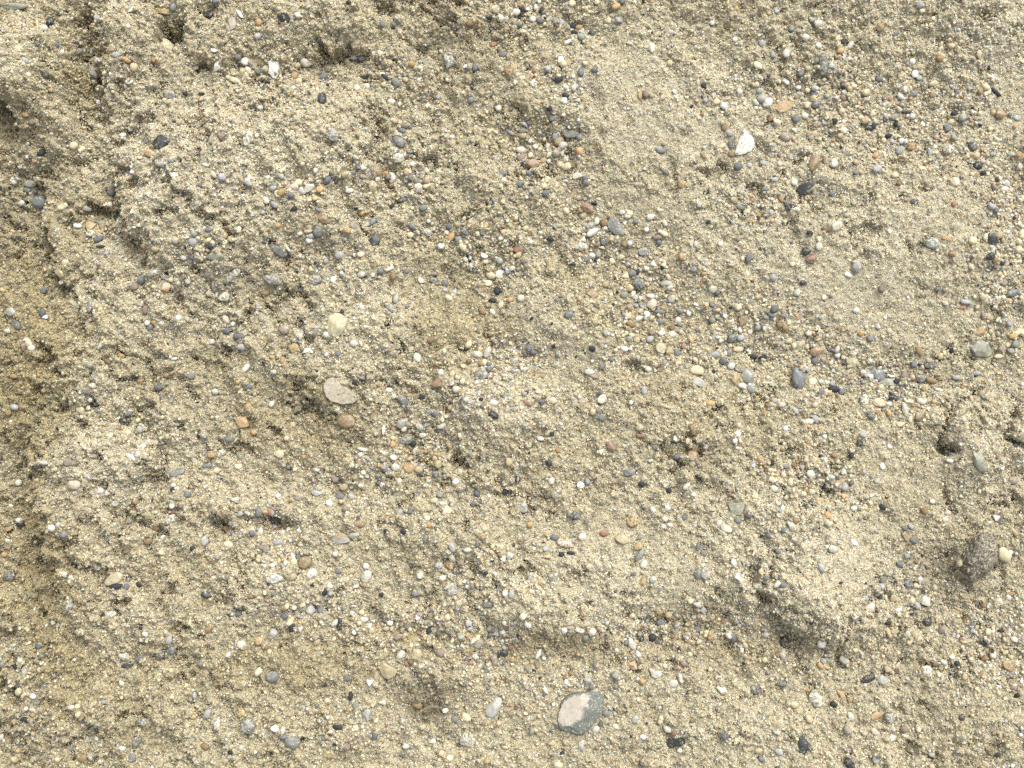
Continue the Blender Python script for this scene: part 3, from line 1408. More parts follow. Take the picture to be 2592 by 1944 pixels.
LEDGES = [  # polyline, side of the low ground (+1 right of travel / -1 left), drop, reach
 ([(8,245),(25,255),(40,283),(58,300),(70,350)],1,50,60),
 ([(90,120),(125,180),(165,245),(205,320),(215,370)],-1,30,45),
 ([(228,0),(236,60),(238,100),(243,150),(255,230),(262,300)],1,34,50),
 ([(402,45),(398,70),(400,95),(415,118)],-1,46,50),
 ([(318,330),(308,375),(308,460),(316,520),(332,590),(375,625),(400,650)],1,40,70),
 ([(225,490),(262,520),(300,545)],1,34,40),
 ([(905,275),(925,295),(937,330),(930,370),(931,400),(945,450),(960,505)],-1,36,60),
 ([(808,98),(828,108),(848,132),(868,128),(878,104)],1,44,50),
 ([(505,155),(506,185)],-1,40,24),
 ([(85,400),(94,450),(102,530),(116,620),(122,690)],1,30,60),
 ([(60,590),(118,600),(135,700),(200,760),(223,800),(234,880),(240,905)],1,26,60),
 ([(60,1060),(60,1150),(64,1253),(98,1300),(117,1359),(111,1417),(118,1500),(112,1560)],1,40,80),
 ([(362,1120),(390,1150),(393,1190),(375,1222)],-1,34,40),
 ([(250,1290),(262,1325),(285,1350)],1,14,30),
 ([(720,1415),(745,1440),(740,1475)],-1,22,40),
 ([(632,1395),(627,1430)],-1,18,14),
 ([(987,806),(990,835),(1003,848),(1012,838)],-1,40,20),
 ([(1004,862),(1006,890),(1012,915)],-1,30,26),
 ([(1915,1490),(1940,1510),(1962,1545),(1985,1578),(2030,1600),(2060,1604)],1,16,50),
 ([(1150,1165),(1175,1180),(1190,1165)],-1,30,20),
 ([(1310,1120),(1315,1180)],-1,10,30),
 ([(1700,400),(1720,450),(1716,500)],1,10,20),
 ([(40,1640),(60,1700)],1,14,40),
 ([(2485,20),(2500,50),(2490,75)],1,20,40),
]
CRACKS = [([(2372,1128),(2379,1100),(2396,1060),(2410,1030)],6.5,60),([(2422,1020),(2450,1008),(2486,984)],5,50),([(2566,1015),(2562,1034),(2546,1060),(2538,1084)],6,60),([(2536,1104),(2556,1120),(2592,1132)],6,55),
 ([(2389,1237),(2405,1275),(2418,1300)],6,30),([(1073,27),(1092,42),(1112,66)],3,34),([(1135,70),(1158,98)],2.5,24),([(913,562),(922,585),(931,600)],3.5,30),
 ([(968,540),(967,568)],2,12),([(242,190),(236,250)],5,26),([(625,1398),(623,1432)],2.5,26),([(195,890),(186,925),(182,945)],2.5,22),
 ([(128,690),(100,697)],4,22),([(2505,775),(2530,800)],3,18),([(890,65),(908,85)],3,16),([(1312,1135),(1313,1180)],2,16)]

# paler patches, mostly on mounds, and browner ones, mostly in hollows: u, v, ru, rv, turn, strength
TONES = [(600,420,330,190,-6,1.0),(1240,1040,170,120,0,.9),(1480,1480,260,120,0,.8),(2000,1380,260,180,30,1.0),(2120,640,360,260,15,.9),(1680,280,320,170,5,.7),
 (230,1220,130,110,0,.6),(2500,150,140,200,0,.9),(60,160,90,90,30,.8),(930,850,120,110,0,.6),(500,1150,140,60,0,.3),(2480,1120,120,130,0,.7),(720,1470,200,80,0,.4),(1900,1860,240,90,0,.4),
 (1150,800,130,190,10,-.8),(1330,300,120,90,0,-.6),(760,1060,200,90,0,-.6),(70,900,120,260,0,-.9),(90,1500,110,300,0,-.8),(240,560,110,60,-30,-.7),(700,1700,260,60,5,-.5),
 (1300,1640,330,60,5,-.6),(1850,1640,220,70,10,-.6),(1560,790,180,90,20,-.5),(480,960,160,70,10,-.5),(240,180,60,140,0,-.7),(880,560,180,90,10,-.3),(1120,1150,130,90,0,-.7),(1800,1120,200,90,0,-.3),
 (300,1750,230,120,0,-.4),(1950,470,140,50,10,-.3)]
def tone(u, v):
    wu = u + 60 * fbm(u / 130, v / 130, 101, 3, 0.6); wv = v + 60 * fbm(u / 130, v / 130, 102, 3, 0.6)
    t = 0.45 * fbm(u / 190, v / 190, 103, 4, 0.6)
    for f in TONES: t = t + f[5] * np.exp(-ell(wu, wv, f) ** 1.6)
    t = t + 0.35 * sstep(1700, 2700, u - 0.4 * v) - 0.5 * sstep(330, -60, u) - 0.15 * sstep(1100, 1900, v) * sstep(1500, 300, u)
    return np.clip(t, -1.2, 1.2)
def tone_rgb(u, v):
    t = tone(u, v)[..., None]
    return 1 + np.maximum(t, 0) * np.array((0.12, 0.135, 0.18)) + np.minimum(t, 0) * np.array((0.20, 0.235, 0.34))

def ell(u, v, f):
    cu, cv, ru, rv, rot = f[:5]
    r = math.radians(rot); c, s = math.cos(r), math.sin(r)
    du, dv = u - cu, v - cv
    a = (du * c + dv * s) / ru; b = (-du * s + dv * c) / rv
    return a * a + b * b

def polydist(u, v, pts):
    best = np.full(u.shape, 1e9, np.float32); side = np.zeros(u.shape, np.float32); L = 0.0; tt = np.zeros(u.shape, np.float32); per = np.zeros(u.shape, np.float32)
    for (a, b) in zip(pts[:-1], pts[1:]):
        dx, dy = b[0] - a[0], b[1] - a[1]; l2 = dx * dx + dy * dy; l = math.sqrt(l2)
        t = np.clip(((u - a[0]) * dx + (v - a[1]) * dy) / l2, 0, 1)
        d = np.hypot(u - a[0] - t * dx, v - a[1] - t * dy)
        pr = (dx * (v - a[1]) - dy * (u - a[0])) / math.sqrt(l2)
        m = (d < best - 0.01) | ((d < best + 0.01) & (np.abs(pr) > np.abs(per)))
        best = np.where(m, d, best); per = np.where(m, pr, per)
        side = np.where(m, np.sign(pr), side)
        tt = np.where(m, L + t * l, tt); L += l
    return best, side, tt / L

def height(u, v):
    """height of the sand in photo pixels above the datum"""
    u = u.astype(np.float32); v = v.astype(np.float32)
    h = 10 * fbm(u / 420, v / 420, 3, 3)
    # ragged outlines for the ledges and hollows
    wu = u + 20 * fbm(u / 60, v / 60, 11, 3, 0.6) + 14 * fbm(u / 16, v / 16, 13, 3, 0.7); wv = v + 20 * fbm(u / 60, v / 60, 12, 3, 0.6) + 14 * fbm(u / 16, v / 16, 14, 3, 0.7)
    for f in BUMPS:
        reach = 1.9
        m = (np.abs(u - f[0]) < reach * max(f[2], f[3])) & (np.abs(v - f[1]) < reach * max(f[2], f[3]))
        if m.any():
            h[m] += 1.25 * f[5] * np.exp(-ell(wu[m], wv[m], f) ** (1.9 if f[5] >= 40 else 1.4))
    for f in PITS:
        m = (np.abs(u - f[0]) < 2.2 * max(f[2], f[3])) & (np.abs(v - f[1]) < 2.2 * max(f[2], f[3]))
        if m.any():
            sharp = f[5] > 0.95 * min(f[2], f[3])
            h[m] -= f[5] * (1.25 if sharp else 1.0) * np.exp(-ell(wu[m], wv[m], f) ** (1.5 if sharp else 1.2))
    for pts, low, drop, reach in LEDGES:
        us = [p[0] for p in pts]; vs = [p[1] for p in pts]; R = reach * 3
        m = (u > min(us) - R) & (u < max(us) + R) & (v > min(vs) - R) & (v < max(vs) + R)
        if not m.any(): continue
        d, sd, t = polydist(wu[m], wv[m], pts)
        end = sstep(0, 0.22, t) * sstep(1, 0.78, t)
        sgn = sd * low
        fall = np.where(sgn > 0, -drop * 1.35 * np.exp(-(d / reach) ** 1.2) * sstep(0, 7, d), 0.22 * drop * np.exp(-d / (reach * 1.2)))
        slot = -drop * (1.3 if us[0] < 330 else 0.7) * np.exp(-((d - 8) / 7.0) ** 2) * (sgn > 0) * sstep(-0.15, 0.4, fbm(u[m] / 34, v[m] / 34, 17, 2))
        h[m] += (fall + slot) * end
    for pts, w, dep in CRACKS:
        us = [p[0] for p in pts]; vs = [p[1] for p in pts]
        m = (u > min(us) - 40) & (u < max(us) + 40) & (v > min(vs) - 40) & (v < max(vs) + 40)
        if not m.any(): continue
        j_ = 4 + 0.7 * w
        qu = u[m] + j_ * fbm(u[m] / 13, v[m] / 13, 5, 2, 0.7); qv = v[m] + j_ * fbm(u[m] / 13, v[m] / 13, 6, 2, 0.7)
        d, sd, t = polydist(qu, qv, pts)
        h[m] -= dep * np.exp(-(d / w) ** 2)
    # left edge of the bank falls away, more crumbly there
    h -= 95 * sstep(190, -120, u + 34 * fbm(u / 120, v / 120, 21, 3)) * sstep(380, 700, v)
    rough = 0.55 + 0.45 * sstep(-0.3, 0.5, fbm(u / 260, v / 260, 31, 2)) + 0.35 * sstep(1500, 300, u)
    smooth = np.zeros_like(u)
    su = u + 90 * fbm(u / 150, v / 150, 111, 3, 0.6); sv = v + 90 * fbm(u / 150, v / 150, 112, 3, 0.6)
    for f in SMOOTH:
        smooth = np.maximum(smooth, np.exp(-ell(su, sv, f) ** 1.3))
    rough = rough * (1 - 0.68 * smooth)
    # lumps drawn out from upper left to lower right, as left by whatever scraped the bank
    a = math.radians(60)
    p = u * math.cos(a) + v * math.sin(a); q = -u * math.sin(a) + v * math.cos(a)
    h += 17 * rough * fbm(p / 120, q / 52, 41, 3, 0.55)
    n1 = fbm(u / 34, v / 34, 51, 3, 0.55)
    h += 15 * rough * n1
    h -= 30 * rough * sstep(0.20, 0.52, fbm(u / 40, v / 40, 53, 3, 0.6)) * sstep(-0.25, 0.3, fbm(u / 210, v / 210, 54, 2) + 0.35 * sstep(1400, 200, u))
    n2 = fbm(u / 15, v / 15, 55, 2, 0.6)
    h += 5 * rough * n2
    c1 = crumbs(u + 6 * vnoise(u / 15, v / 15, 8), v + 6 * vnoise(u / 15, v / 15, 9), 26, 1)
    h += 15 * rough * c1 * sstep(-0.1, 0.5, fbm(u / 70, v / 70, 71, 2))
    h += 6.5 * rough * crumbs(u + 3 * n2, v - 3 * n2, 13, 2)
    h += 3.2 * (1 - 0.5 * smooth) * crumbs(u, v, 6.6, 3)
    return h

SMOOTH = [(1750,330,260,130,0),(2150,720,330,130,20),(1600,520,120,80,0),(1500,200,200,60,0),(2350,560,150,100,0),(1500,1380,120,50,0),
          (2150,1400,100,90,0),(1500,900,90,40,0),(2550,250,90,120,0),(2250,1200,120,60,0),(1700,1470,80,50,0)]
# where loose gravel has collected: u, v, ru, rv, turn
GRAVEL = [(1330,60,110,80,0),(1420,60,90,60,0),(1400,220,90,60,0),(1360,370,150,70,25),(1380,450,100,60,0),(1470,570,190,90,10),(1580,690,90,60,0),
 (1640,770,180,130,20),(1720,880,120,70,20),(1900,830,210,110,10),(2130,930,260,90,5),(2280,990,150,60,0),(1240,650,100,100,0),(1240,920,120,90,0),
 (1070,1120,110,110,10),(920,1240,110,60,20),(640,1320,130,60,5),(690,1400,100,50,0),(850,1560,180,60,10),(1160,1640,170,60,5),(1740,1600,210,60,0),
 (2010,1660,170,80,10),(2200,290,240,130,0),(2050,250,150,60,0),(2420,330,160,140,0),(2540,450,80,160,0),(1790,260,80,40,0),(1260,30,60,50,0),
 (360,1085,120,40,10),(60,460,70,70,0),(50,1680,90,80,0),(1880,530,110,60,0),(230,170,60,110,0),(720,200,130,40,0),(780,480,90,40,0),(1000,440,110,90,0),
 (1420,1740,160,60,0),(80,1870,180,70,0),(2300,1500,120,70,0),(1990,510,90,40,0),(1060,1560,90,40,0),(2060,1240,160,80,0),(2500,1650,140,140,0),
 (1250,1460,120,60,0),(300,560,90,30,0),(800,700,120,40,0),(520,640,90,40,0),(1950,1250,80,120,0),(850,1830,90,60,0),(1000,200,80,50,0),(2540,700,80,200,0)]

def gravel_density(u, v):
    g = np.zeros(u.shape, np.float32)
    wu = u + 40 * fbm(u / 90, v / 90, 81, 2); wv = v + 40 * fbm(u / 90, v / 90, 82, 2)
    for f in GRAVEL:
        g = np.maximum(g, np.exp(-ell(wu, wv, f) ** 1.4))
    g += 0.12 * (1 + fbm(u / 60, v / 60, 83, 2)) + 0.35 * sstep(-50, -330, -np.hypot(np.maximum(0, np.abs(u - CU) - 1350), np.maximum(0, np.abs(v - CV) - 1000)) * -1) * 0
    return np.clip(g, 0, 1)

# ------------------------------------------------------------------ height field, sampled once, and the sheet of sand
U0, U1, V0, V1, STEP = -420.0, 3012.0, -380.0, 2324.0, 2.0
gu = np.arange(U0, U1 + 0.1, STEP, dtype=np.float32); gv = np.arange(V0, V1 + 0.1, STEP, dtype=np.float32)
GU, GV = np.meshgrid(gu, gv)
H = height(GU, GV)
H -= float(H.mean())
HMEAN = 0.0
k = 9
def blur(a, n):
    for ax in (0, 1):
        c = np.cumsum(np.pad(a, [(n + 1, n) if i == ax else (0, 0) for i in (0, 1)], mode='edge'), axis=ax, dtype=np.float64)
        a = ((np.take(c, range(2 * n + 1, c.shape[ax]), axis=ax) - np.take(c, range(0, c.shape[ax] - 2 * n - 1), axis=ax)) / (2 * n + 1)).astype(np.float32)
    return a
HB = blur(blur(H, 6), 6)     # the surface without its grain, for seating stones

def samp(A, u, v):
    x = np.clip((np.asarray(u) - U0) / STEP, 0, A.shape[1] - 1.01); y = np.clip((np.asarray(v) - V0) / STEP, 0, A.shape[0] - 1.01)
    xi = x.astype(np.int64); yi = y.astype(np.int64); fx = x - xi; fy = y - yi
    return (A[yi, xi] * (1 - fx) + A[yi, xi + 1] * fx) * (1 - fy) + (A[yi + 1, xi] * (1 - fx) + A[yi + 1, xi + 1] * fx) * fy

def wpos(u, v, h):
    return np.stack([(np.asarray(u) - CU) * S, -(np.asarray(v) - CV) * S, np.asarray(h) * S], -1)

def seat(u, v):
    """ground point seen at photo pixel (u, v)"""
    pu, pv = u, v
    for _ in range(6):
        hh = samp(HB, pu, pv); k = 1 - hh / DIST
        pu = CU + (u - CU) * k; pv = CV + (v - CV) * k
    return pu, pv

def new_mesh(name, verts, faces, smooth=True):
    """faces: (n,3) or (n,4) int array"""
    me = bpy.data.meshes.new(name)
    nv, nf, k = len(verts), len(faces), faces.shape[1]
    me.vertices.add(nv); me.vertices.foreach_set('co', np.ascontiguousarray(verts, np.float32).ravel())
    me.loops.add(nf * k); me.loops.foreach_set('vertex_index', np.ascontiguousarray(faces, np.int32).ravel())
    me.polygons.add(nf); me.polygons.foreach_set('loop_start', np.arange(0, nf * k, k, dtype=np.int32))
    me.polygons.foreach_set('loop_total', np.full(nf, k, np.int32))
    me.polygons.foreach_set('use_smooth', np.full(nf, smooth, bool))
    me.update(calc_edges=True)
    return me

def link(name, me, mat=None):
    o = bpy.data.objects.new(name, me); sc.collection.objects.link(o)
    if mat: me.materials.append(mat)
    return o

# ------------------------------------------------------------------ materials
def nodemat(name):
    m = bpy.data.materials.new(name); m.use_nodes = True
    nt = m.node_tree; bs = nt.nodes['Principled BSDF']
    def N(t, **kw):
        n = nt.nodes.new(t)
        for k_, v_ in kw.items(): setattr(n, k_, v_)
        return n
    return m, nt, bs, N, nt.links.new

def ramp(N, stops, interp='LINEAR'):
    r = N('ShaderNodeValToRGB'); cr = r.color_ramp; cr.interpolation = interp
    while len(cr.elements) < len(stops): cr.elements.new(0.5)
    for e, (p, c) in zip(cr.elements, stops): e.position = p; e.color = (*c, 1)
    return r

SAND_STOPS = [(0.0,(0.08,0.08,0.07)),(0.05,(0.17,0.17,0.155)),(0.13,(0.26,0.20,0.12)),(0.24,(0.28,0.24,0.15)),(0.40,(0.36,0.325,0.21)),(0.76,(0.45,0.415,0.28)),(0.94,(0.53,0.50,0.37)),(1.0,(0.61,0.60,0.50))]  # ground darker than the loose grains: shade of the gaps put into colour

def sand_material():
    m, nt, bs, N, L = nodemat('sand')
    tc = N('ShaderNodeTexCoord')
    v1 = N('ShaderNodeTexVoronoi', voronoi_dimensions='3D'); v1.inputs['Scale'].default_value = 1 / (5.0 * S); v1.inputs['Randomness'].default_value = 1
    L(tc.outputs['Object'], v1.inputs['Vector'])
    sep = N('ShaderNodeSeparateColor'); L(v1.outputs['Color'], sep.inputs[0])
    r1 = ramp(N, SAND_STOPS, 'CONSTANT'); L(sep.outputs[0], r1.inputs[0])
    v2 = N('ShaderNodeTexVoronoi'); v2.inputs['Scale'].default_value = 1 / (2.6 * S); L(tc.outputs['Object'], v2.inputs['Vector'])
    sep2 = N('ShaderNodeSeparateColor'); L(v2.outputs['Color'], sep2.inputs[0])
    r2 = ramp(N, SAND_STOPS); L(sep2.outputs[0], r2.inputs[0])
    mx = N('ShaderNodeMix', data_type='RGBA'); mx.inputs[0].default_value = 0.5
    L(r1.outputs[0], mx.inputs[6]); L(r2.outputs[0], mx.inputs[7])
    # browner and paler patches
    n = N('ShaderNodeTexNoise'); n.inputs['Scale'].default_value = 1 / (230 * S); n.inputs['Detail'].default_value = 4; n.inputs['Roughness'].default_value = 0.6
    L(tc.outputs['Object'], n.inputs['Vector'])
    r3 = N('ShaderNodeAttribute', attribute_name='tone')
    mu = N('ShaderNodeMix', data_type='RGBA', blend_type='MULTIPLY'); mu.inputs[0].default_value = 1
    L(mx.outputs[2], mu.inputs[6]); L(r3.outputs[0], mu.inputs[7])
    # the damp stain near the bottom and the dark patch by the clod
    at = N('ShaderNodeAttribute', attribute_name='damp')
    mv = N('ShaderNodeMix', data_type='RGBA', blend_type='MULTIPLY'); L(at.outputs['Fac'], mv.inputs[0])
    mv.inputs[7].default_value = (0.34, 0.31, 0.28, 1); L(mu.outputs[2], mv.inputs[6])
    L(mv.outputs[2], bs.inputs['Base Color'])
    bs.inputs['Roughness'].default_value = 0.95; bs.inputs['Specular IOR Level'].default_value = 0.15
    b = N('ShaderNodeBump'); b.inputs['Strength'].default_value = 0.9; b.inputs['Distance'].default_value = 2.0 * S; b.invert = True
    L(v2.outputs['Distance'], b.inputs['Height']); L(b.outputs[0], bs.inputs['Normal'])
    return m

def grain_material(name, spec=0.25, scale=3.0):
    m, nt, bs, N, L = nodemat(name)
    at = N('ShaderNodeAttribute', attribute_name='col')
    tc = N('ShaderNodeTexCoord')
    n = N('ShaderNodeTexNoise'); n.inputs['Scale'].default_value = 1 / (scale * S); n.inputs['Detail'].default_value = 3
    L(tc.outputs['Object'], n.inputs['Vector'])
    r = ramp(N, [(0.3,(0.72,0.70,0.66)),(0.7,(1.15,1.15,1.15))]); L(n.outputs[0], r.inputs[0])
    mu = N('ShaderNodeMix', data_type='RGBA', blend_type='MULTIPLY'); mu.inputs[0].default_value = 1
    L(at.outputs['Color'], mu.inputs[6]); L(r.outputs[0], mu.inputs[7]); L(mu.outputs[2], bs.inputs['Base Color'])
    bs.inputs['Roughness'].default_value = 0.7; bs.inputs['Specular IOR Level'].default_value = spec
    return m

PAL = {  # linear base colours of the stones
 'W':(0.66,0.66,0.61),'w':(0.52,0.505,0.43),'c':(0.54,0.488,0.328),'t':(0.42,0.352,0.22),'o':(0.40,0.275,0.135),'r':(0.26,0.155,0.105),
 'b':(0.25,0.175,0.095),'g':(0.33,0.335,0.32),'m':(0.17,0.175,0.17),'s':(0.14,0.149,0.156),'k':(0.026,0.029,0.033),'e':(0.235,0.245,0.20),
 'p':(0.52,0.46,0.36),'v':(0.24,0.20,0.16)}
PAL['rim'] = (0.15, 0.17, 0.155)
CNAME = {'rim':'green-grey','W':'white','w':'off-white','c':'cream','t':'tan','o':'orange','r':'reddish','b':'brown','g':'pale grey','m':'dark grey','s':'blue-grey',
 'k':'black','e':'grey-green','p':'pinkish','v':'grey-brown'}

def stone_material(key, speckled, glossy=0.5):
    m, nt, bs, N, L = nodemat('stone ' + CNAME[key] + (' speckled' if speckled else ''))
    base = PAL[key]
    tc = N('ShaderNodeTexCoord'); oi = N('ShaderNodeObjectInfo')
    off = N('ShaderNodeVectorMath', operation='SCALE'); off.inputs[3].default_value = 7.3
    cmb = N('ShaderNodeCombineXYZ'); L(oi.outputs['Random'], cmb.inputs[0]); L(oi.outputs['Random'], cmb.inputs[1]); L(cmb.outputs[0], off.inputs[0])
    add = N('ShaderNodeVectorMath', operation='ADD'); L(tc.outputs['Object'], add.inputs[0]); L(off.outputs[0], add.inputs[1])
    # own tint of every stone
    hs = N('ShaderNodeHueSaturation'); hs.inputs['Color'].default_value = (*base, 1)
    mr = N('ShaderNodeMapRange'); mr.inputs['To Min'].default_value = 0.78; mr.inputs['To Max'].default_value = 1.16 if key != 'W' else 1.04
    L(oi.outputs['Random'], mr.inputs['Value']); L(mr.outputs[0], hs.inputs['Value'])
    m7 = N('ShaderNodeMath', operation='MULTIPLY'); m7.inputs[1].default_value = 13.7; L(oi.outputs['Random'], m7.inputs[0])
    fr = N('ShaderNodeMath', operation='FRACT'); L(m7.outputs[0], fr.inputs[0])
    mh = N('ShaderNodeMapRange'); mh.inputs['To Min'].default_value = 0.488; mh.inputs['To Max'].default_value = 0.512; L(fr.outputs[0], mh.inputs['Value']); L(mh.outputs[0], hs.inputs['Hue'])
    # cloudy mottling
    n = N('ShaderNodeTexNoise'); n.inputs['Scale'].default_value = 1 / (9 * S); n.inputs['Detail'].default_value = 6; n.inputs['Roughness'].default_value = 0.65
    L(add.outputs[0], n.inputs['Vector'])
    lo = 0.66 if not speckled else 0.58
    r = ramp(N, [(0.32,(lo,lo,lo*0.97)),(0.5,(0.97,0.97,0.95)),(0.7,(1.12,1.12,1.12))]); L(n.outputs[0], r.inputs[0])
    mu = N('ShaderNodeMix', data_type='RGBA', blend_type='MULTIPLY'); mu.inputs[0].default_value = 1
    L(hs.outputs[0], mu.inputs[6]); L(r.outputs[0], mu.inputs[7])
    last = mu.outputs[2]
    # grains of sand stuck on: dust
    v = N('ShaderNodeTexVoronoi'); v.inputs['Scale'].default_value = 1 / (3.2 * S); L(add.outputs[0], v.inputs['Vector'])
    sep = N('ShaderNodeSeparateColor'); L(v.outputs['Color'], sep.inputs[0])
    sr = ramp(N, SAND_STOPS); L(sep.outputs[1], sr.inputs[0])
    n2 = N('ShaderNodeTexNoise'); n2.inputs['Scale'].default_value = 1 / (20 * S); n2.inputs['Detail'].default_value = 2; L(add.outputs[0], n2.inputs['Vector'])
    ad = N('ShaderNodeMath', operation='ADD'); L(sep.outputs[0], ad.inputs[0]); L(n2.outputs[0], ad.inputs[1])
    th = 1.36 if not speckled else 1.05
    film = 0.06 if key in ('k', 'm', 's', 'rim') else 0.42 if key == 'p' else 0.24
    dr = ramp(N, [(0.0,(film,)*3),(0.5,(film,)*3),(0.56,(1,1,1))])
    sc_ = N('ShaderNodeMath', operation='MULTIPLY'); sc_.inputs[1].default_value = 0.53 / th; L(ad.outputs[0], sc_.inputs[0]); L(sc_.outputs[0], dr.inputs[0])
    df = N('ShaderNodeMath', operation='MULTIPLY'); df.inputs[1].default_value = (0.45 if key == 'k' else 0.62) if not speckled else 0.6; L(dr.outputs[0], df.inputs[0])
    mx = N('ShaderNodeMix', data_type='RGBA'); L(df.outputs[0], mx.inputs[0]); L(last, mx.inputs[6]); L(sr.outputs[0], mx.inputs[7]); last = mx.outputs[2]
    if speckled:
        v3 = N('ShaderNodeTexVoronoi'); v3.inputs['Scale'].default_value = 1 / (3.6 * S); L(add.outputs[0], v3.inputs['Vector'])
        s3 = N('ShaderNodeSeparateColor'); L(v3.outputs['Color'], s3.inputs[0])
        dk = ramp(N, [(0.0,(0.16,0.17,0.18)),(0.22,(0.30,0.31,0.31)),(0.34,(1,1,1)),(0.8,(1,1,1)),(0.88,(1.5,1.5,1.45))], 'CONSTANT'); L(s3.outputs[2], dk.inputs[0])
        m3 = N('ShaderNodeMix', data_type='RGBA', blend_type='MULTIPLY'); m3.inputs[0].default_value = 0.6; L(last, m3.inputs[6]); L(dk.outputs[0], m3.inputs[7]); last = m3.outputs[2]
    # painted zones carried by the mesh itself (two-coloured stones)
    az = N('ShaderNodeAttribute', attribute_name='zone'); ac = N('ShaderNodeAttribute', attribute_name='zonecol')
    mz = N('ShaderNodeMix', data_type='RGBA'); L(az.outputs['Fac'], mz.inputs[0]); L(last, mz.inputs[6])
    mm = N('ShaderNodeMix', data_type='RGBA', blend_type='MULTIPLY'); mm.inputs[0].default_value = 0.7; L(ac.outputs['Color'], mm.inputs[6]); L(r.outputs[0], mm.inputs[7])
    L(mm.outputs[2], mz.inputs[7]); last = mz.outputs[2]
    L(last, bs.inputs['Base Color'])
    bs.inputs['Roughness'].default_value = 0.42 if not speckled else 0.75
    bs.inputs['Specular IOR Level'].default_value = 0.42 if not speckled else 0.25
    b = N('ShaderNodeBump'); b.inputs['Strength'].default_value = 0.5 if not speckled else 1.0; b.inputs['Distance'].default_value = 1.2 * S
    L(n.outputs[0], b.inputs['Height']); L(b.outputs[0], bs.inputs['Normal'])
    return m
MATS = {}
def stone_mat(key, speckled):
    if (key, speckled) not in MATS: MATS[(key, speckled)] = stone_material(key, speckled)
    return MATS[(key, speckled)]

sand_mat = sand_material()
grain_mat = grain_material('sand grains', 0.2, 3.0)
gravel_mat = grain_material('gravel', 0.4, 5.0)

# ------------------------------------------------------------------ the sheet of sand, dense in view and running on to the horizon
def grid_lines(a, b, step, far):
    core = np.arange(a, b + 0.1, step); out = []; d = step; x = b
    while x < far: d *= 1.16; x += d; out.append(x)
    lo = []; d = step; x = a
    while x > a - (far - b): d *= 1.16; x -= d; lo.append(x)
    return np.array(lo[::-1] + list(core) + out, np.float32)
lu = grid_lines(-160, 2752, 2.2, 60000); lv = grid_lines(-150, 2094, 2.2, 60000)
LU, LV = np.meshgrid(lu, lv)
inside = (LU > U0 + 2) & (LU < U1 - 2) & (LV > V0 + 2) & (LV < V1 - 2)
far_h = 60 * fbm(LU / 2600, LV / 2600, 90, 3) + 16 * fbm(LU / 300, LV / 300, 91, 3)
edge = np.maximum(np.maximum(-LU, LU - 2592), np.maximum(-LV, LV - 1944))
w_in = sstep(370, 200, edge)
TH = samp(H, LU, LV) * w_in + far_h * (1 - w_in)
def dark_spots_at(u, v):
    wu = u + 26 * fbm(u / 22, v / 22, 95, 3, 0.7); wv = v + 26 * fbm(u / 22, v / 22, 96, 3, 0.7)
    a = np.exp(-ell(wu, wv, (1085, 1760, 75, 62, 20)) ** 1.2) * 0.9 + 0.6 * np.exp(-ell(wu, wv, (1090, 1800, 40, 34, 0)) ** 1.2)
    b = np.exp(-ell(wu, wv, (2410, 1445, 110, 75, -30)) ** 1.2) * 0.72  # dark patch reaching to the lower left of the clod
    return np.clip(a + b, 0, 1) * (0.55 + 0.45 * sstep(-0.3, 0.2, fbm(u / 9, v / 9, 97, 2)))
verts = wpos(LU, LV, TH).reshape(-1, 3)
nr, nc = LU.shape
ii = np.arange(nr * nc).reshape(nr, nc)
faces = np.stack([ii[1:, :-1], ii[1:, 1:], ii[:-1, 1:], ii[:-1, :-1]], -1).reshape(-1, 4)
me = new_mesh('sand', verts, faces)
da = me.attributes.new('damp', 'FLOAT', 'POINT'); da.data.foreach_set('value', dark_spots_at(LU, LV).astype(np.float32).ravel())
tc3 = np.ones((LU.size, 4), np.float32); tc3[:, :3] = tone_rgb(LU.ravel(), LV.ravel())
ta = me.attributes.new('tone', 'FLOAT_COLOR', 'POINT'); ta.data.foreach_set('color', tc3.ravel())
ground = link('sand_ground', me, sand_mat)
ground['kind'] = 'structure'
ground['label'] = 'bare crumbly beige sand bank seen from above, with cracks, ledges and small hollows'
del verts, faces, LU, LV, TH, far_h, inside, edge, w_in

# ------------------------------------------------------------------ stone shapes
def ico(sub):
    bm = bmesh.new(); bmesh.ops.create_icosphere(bm, subdivisions=sub, radius=1)
    V = np.array([v.co[:] for v in bm.verts], np.float32); F = np.array([[v.index for v in f.verts] for f in bm.faces], np.int32)
    bm.free(); return V, F
ICO = {s_: ico(s_) for s_ in (1, 2, 3, 4, 5)}

def outline_radius(poly, cx, cy, ang):
    """distance from the centre to a traced outline, as a function of direction, in the stone's own frame"""
    P = np.array(poly, float); pts = []
    for a, b in zip(P, np.roll(P, -1, 0)):
        for t in np.linspace(0, 1, 24, endpoint=False): pts.append(a + (b - a) * t)
    pts = np.array(pts); dx = pts[:, 0] - cx; dy = -(pts[:, 1] - cy)
    th = np.mod(np.arctan2(dy, dx) - ang, 2 * np.pi); r = np.hypot(dx, dy)
    o = np.argsort(th); th = th[o]; r = r[o]
    q = np.linspace(0, 2 * np.pi, 181)[:-1]
    R = np.interp(q, th, r, period=2 * np.pi)
    R = (np.roll(R, 1) + 2 * R + np.roll(R, -1)) / 4
    return lambda t: np.interp(t, q, R, period=2 * np.pi)

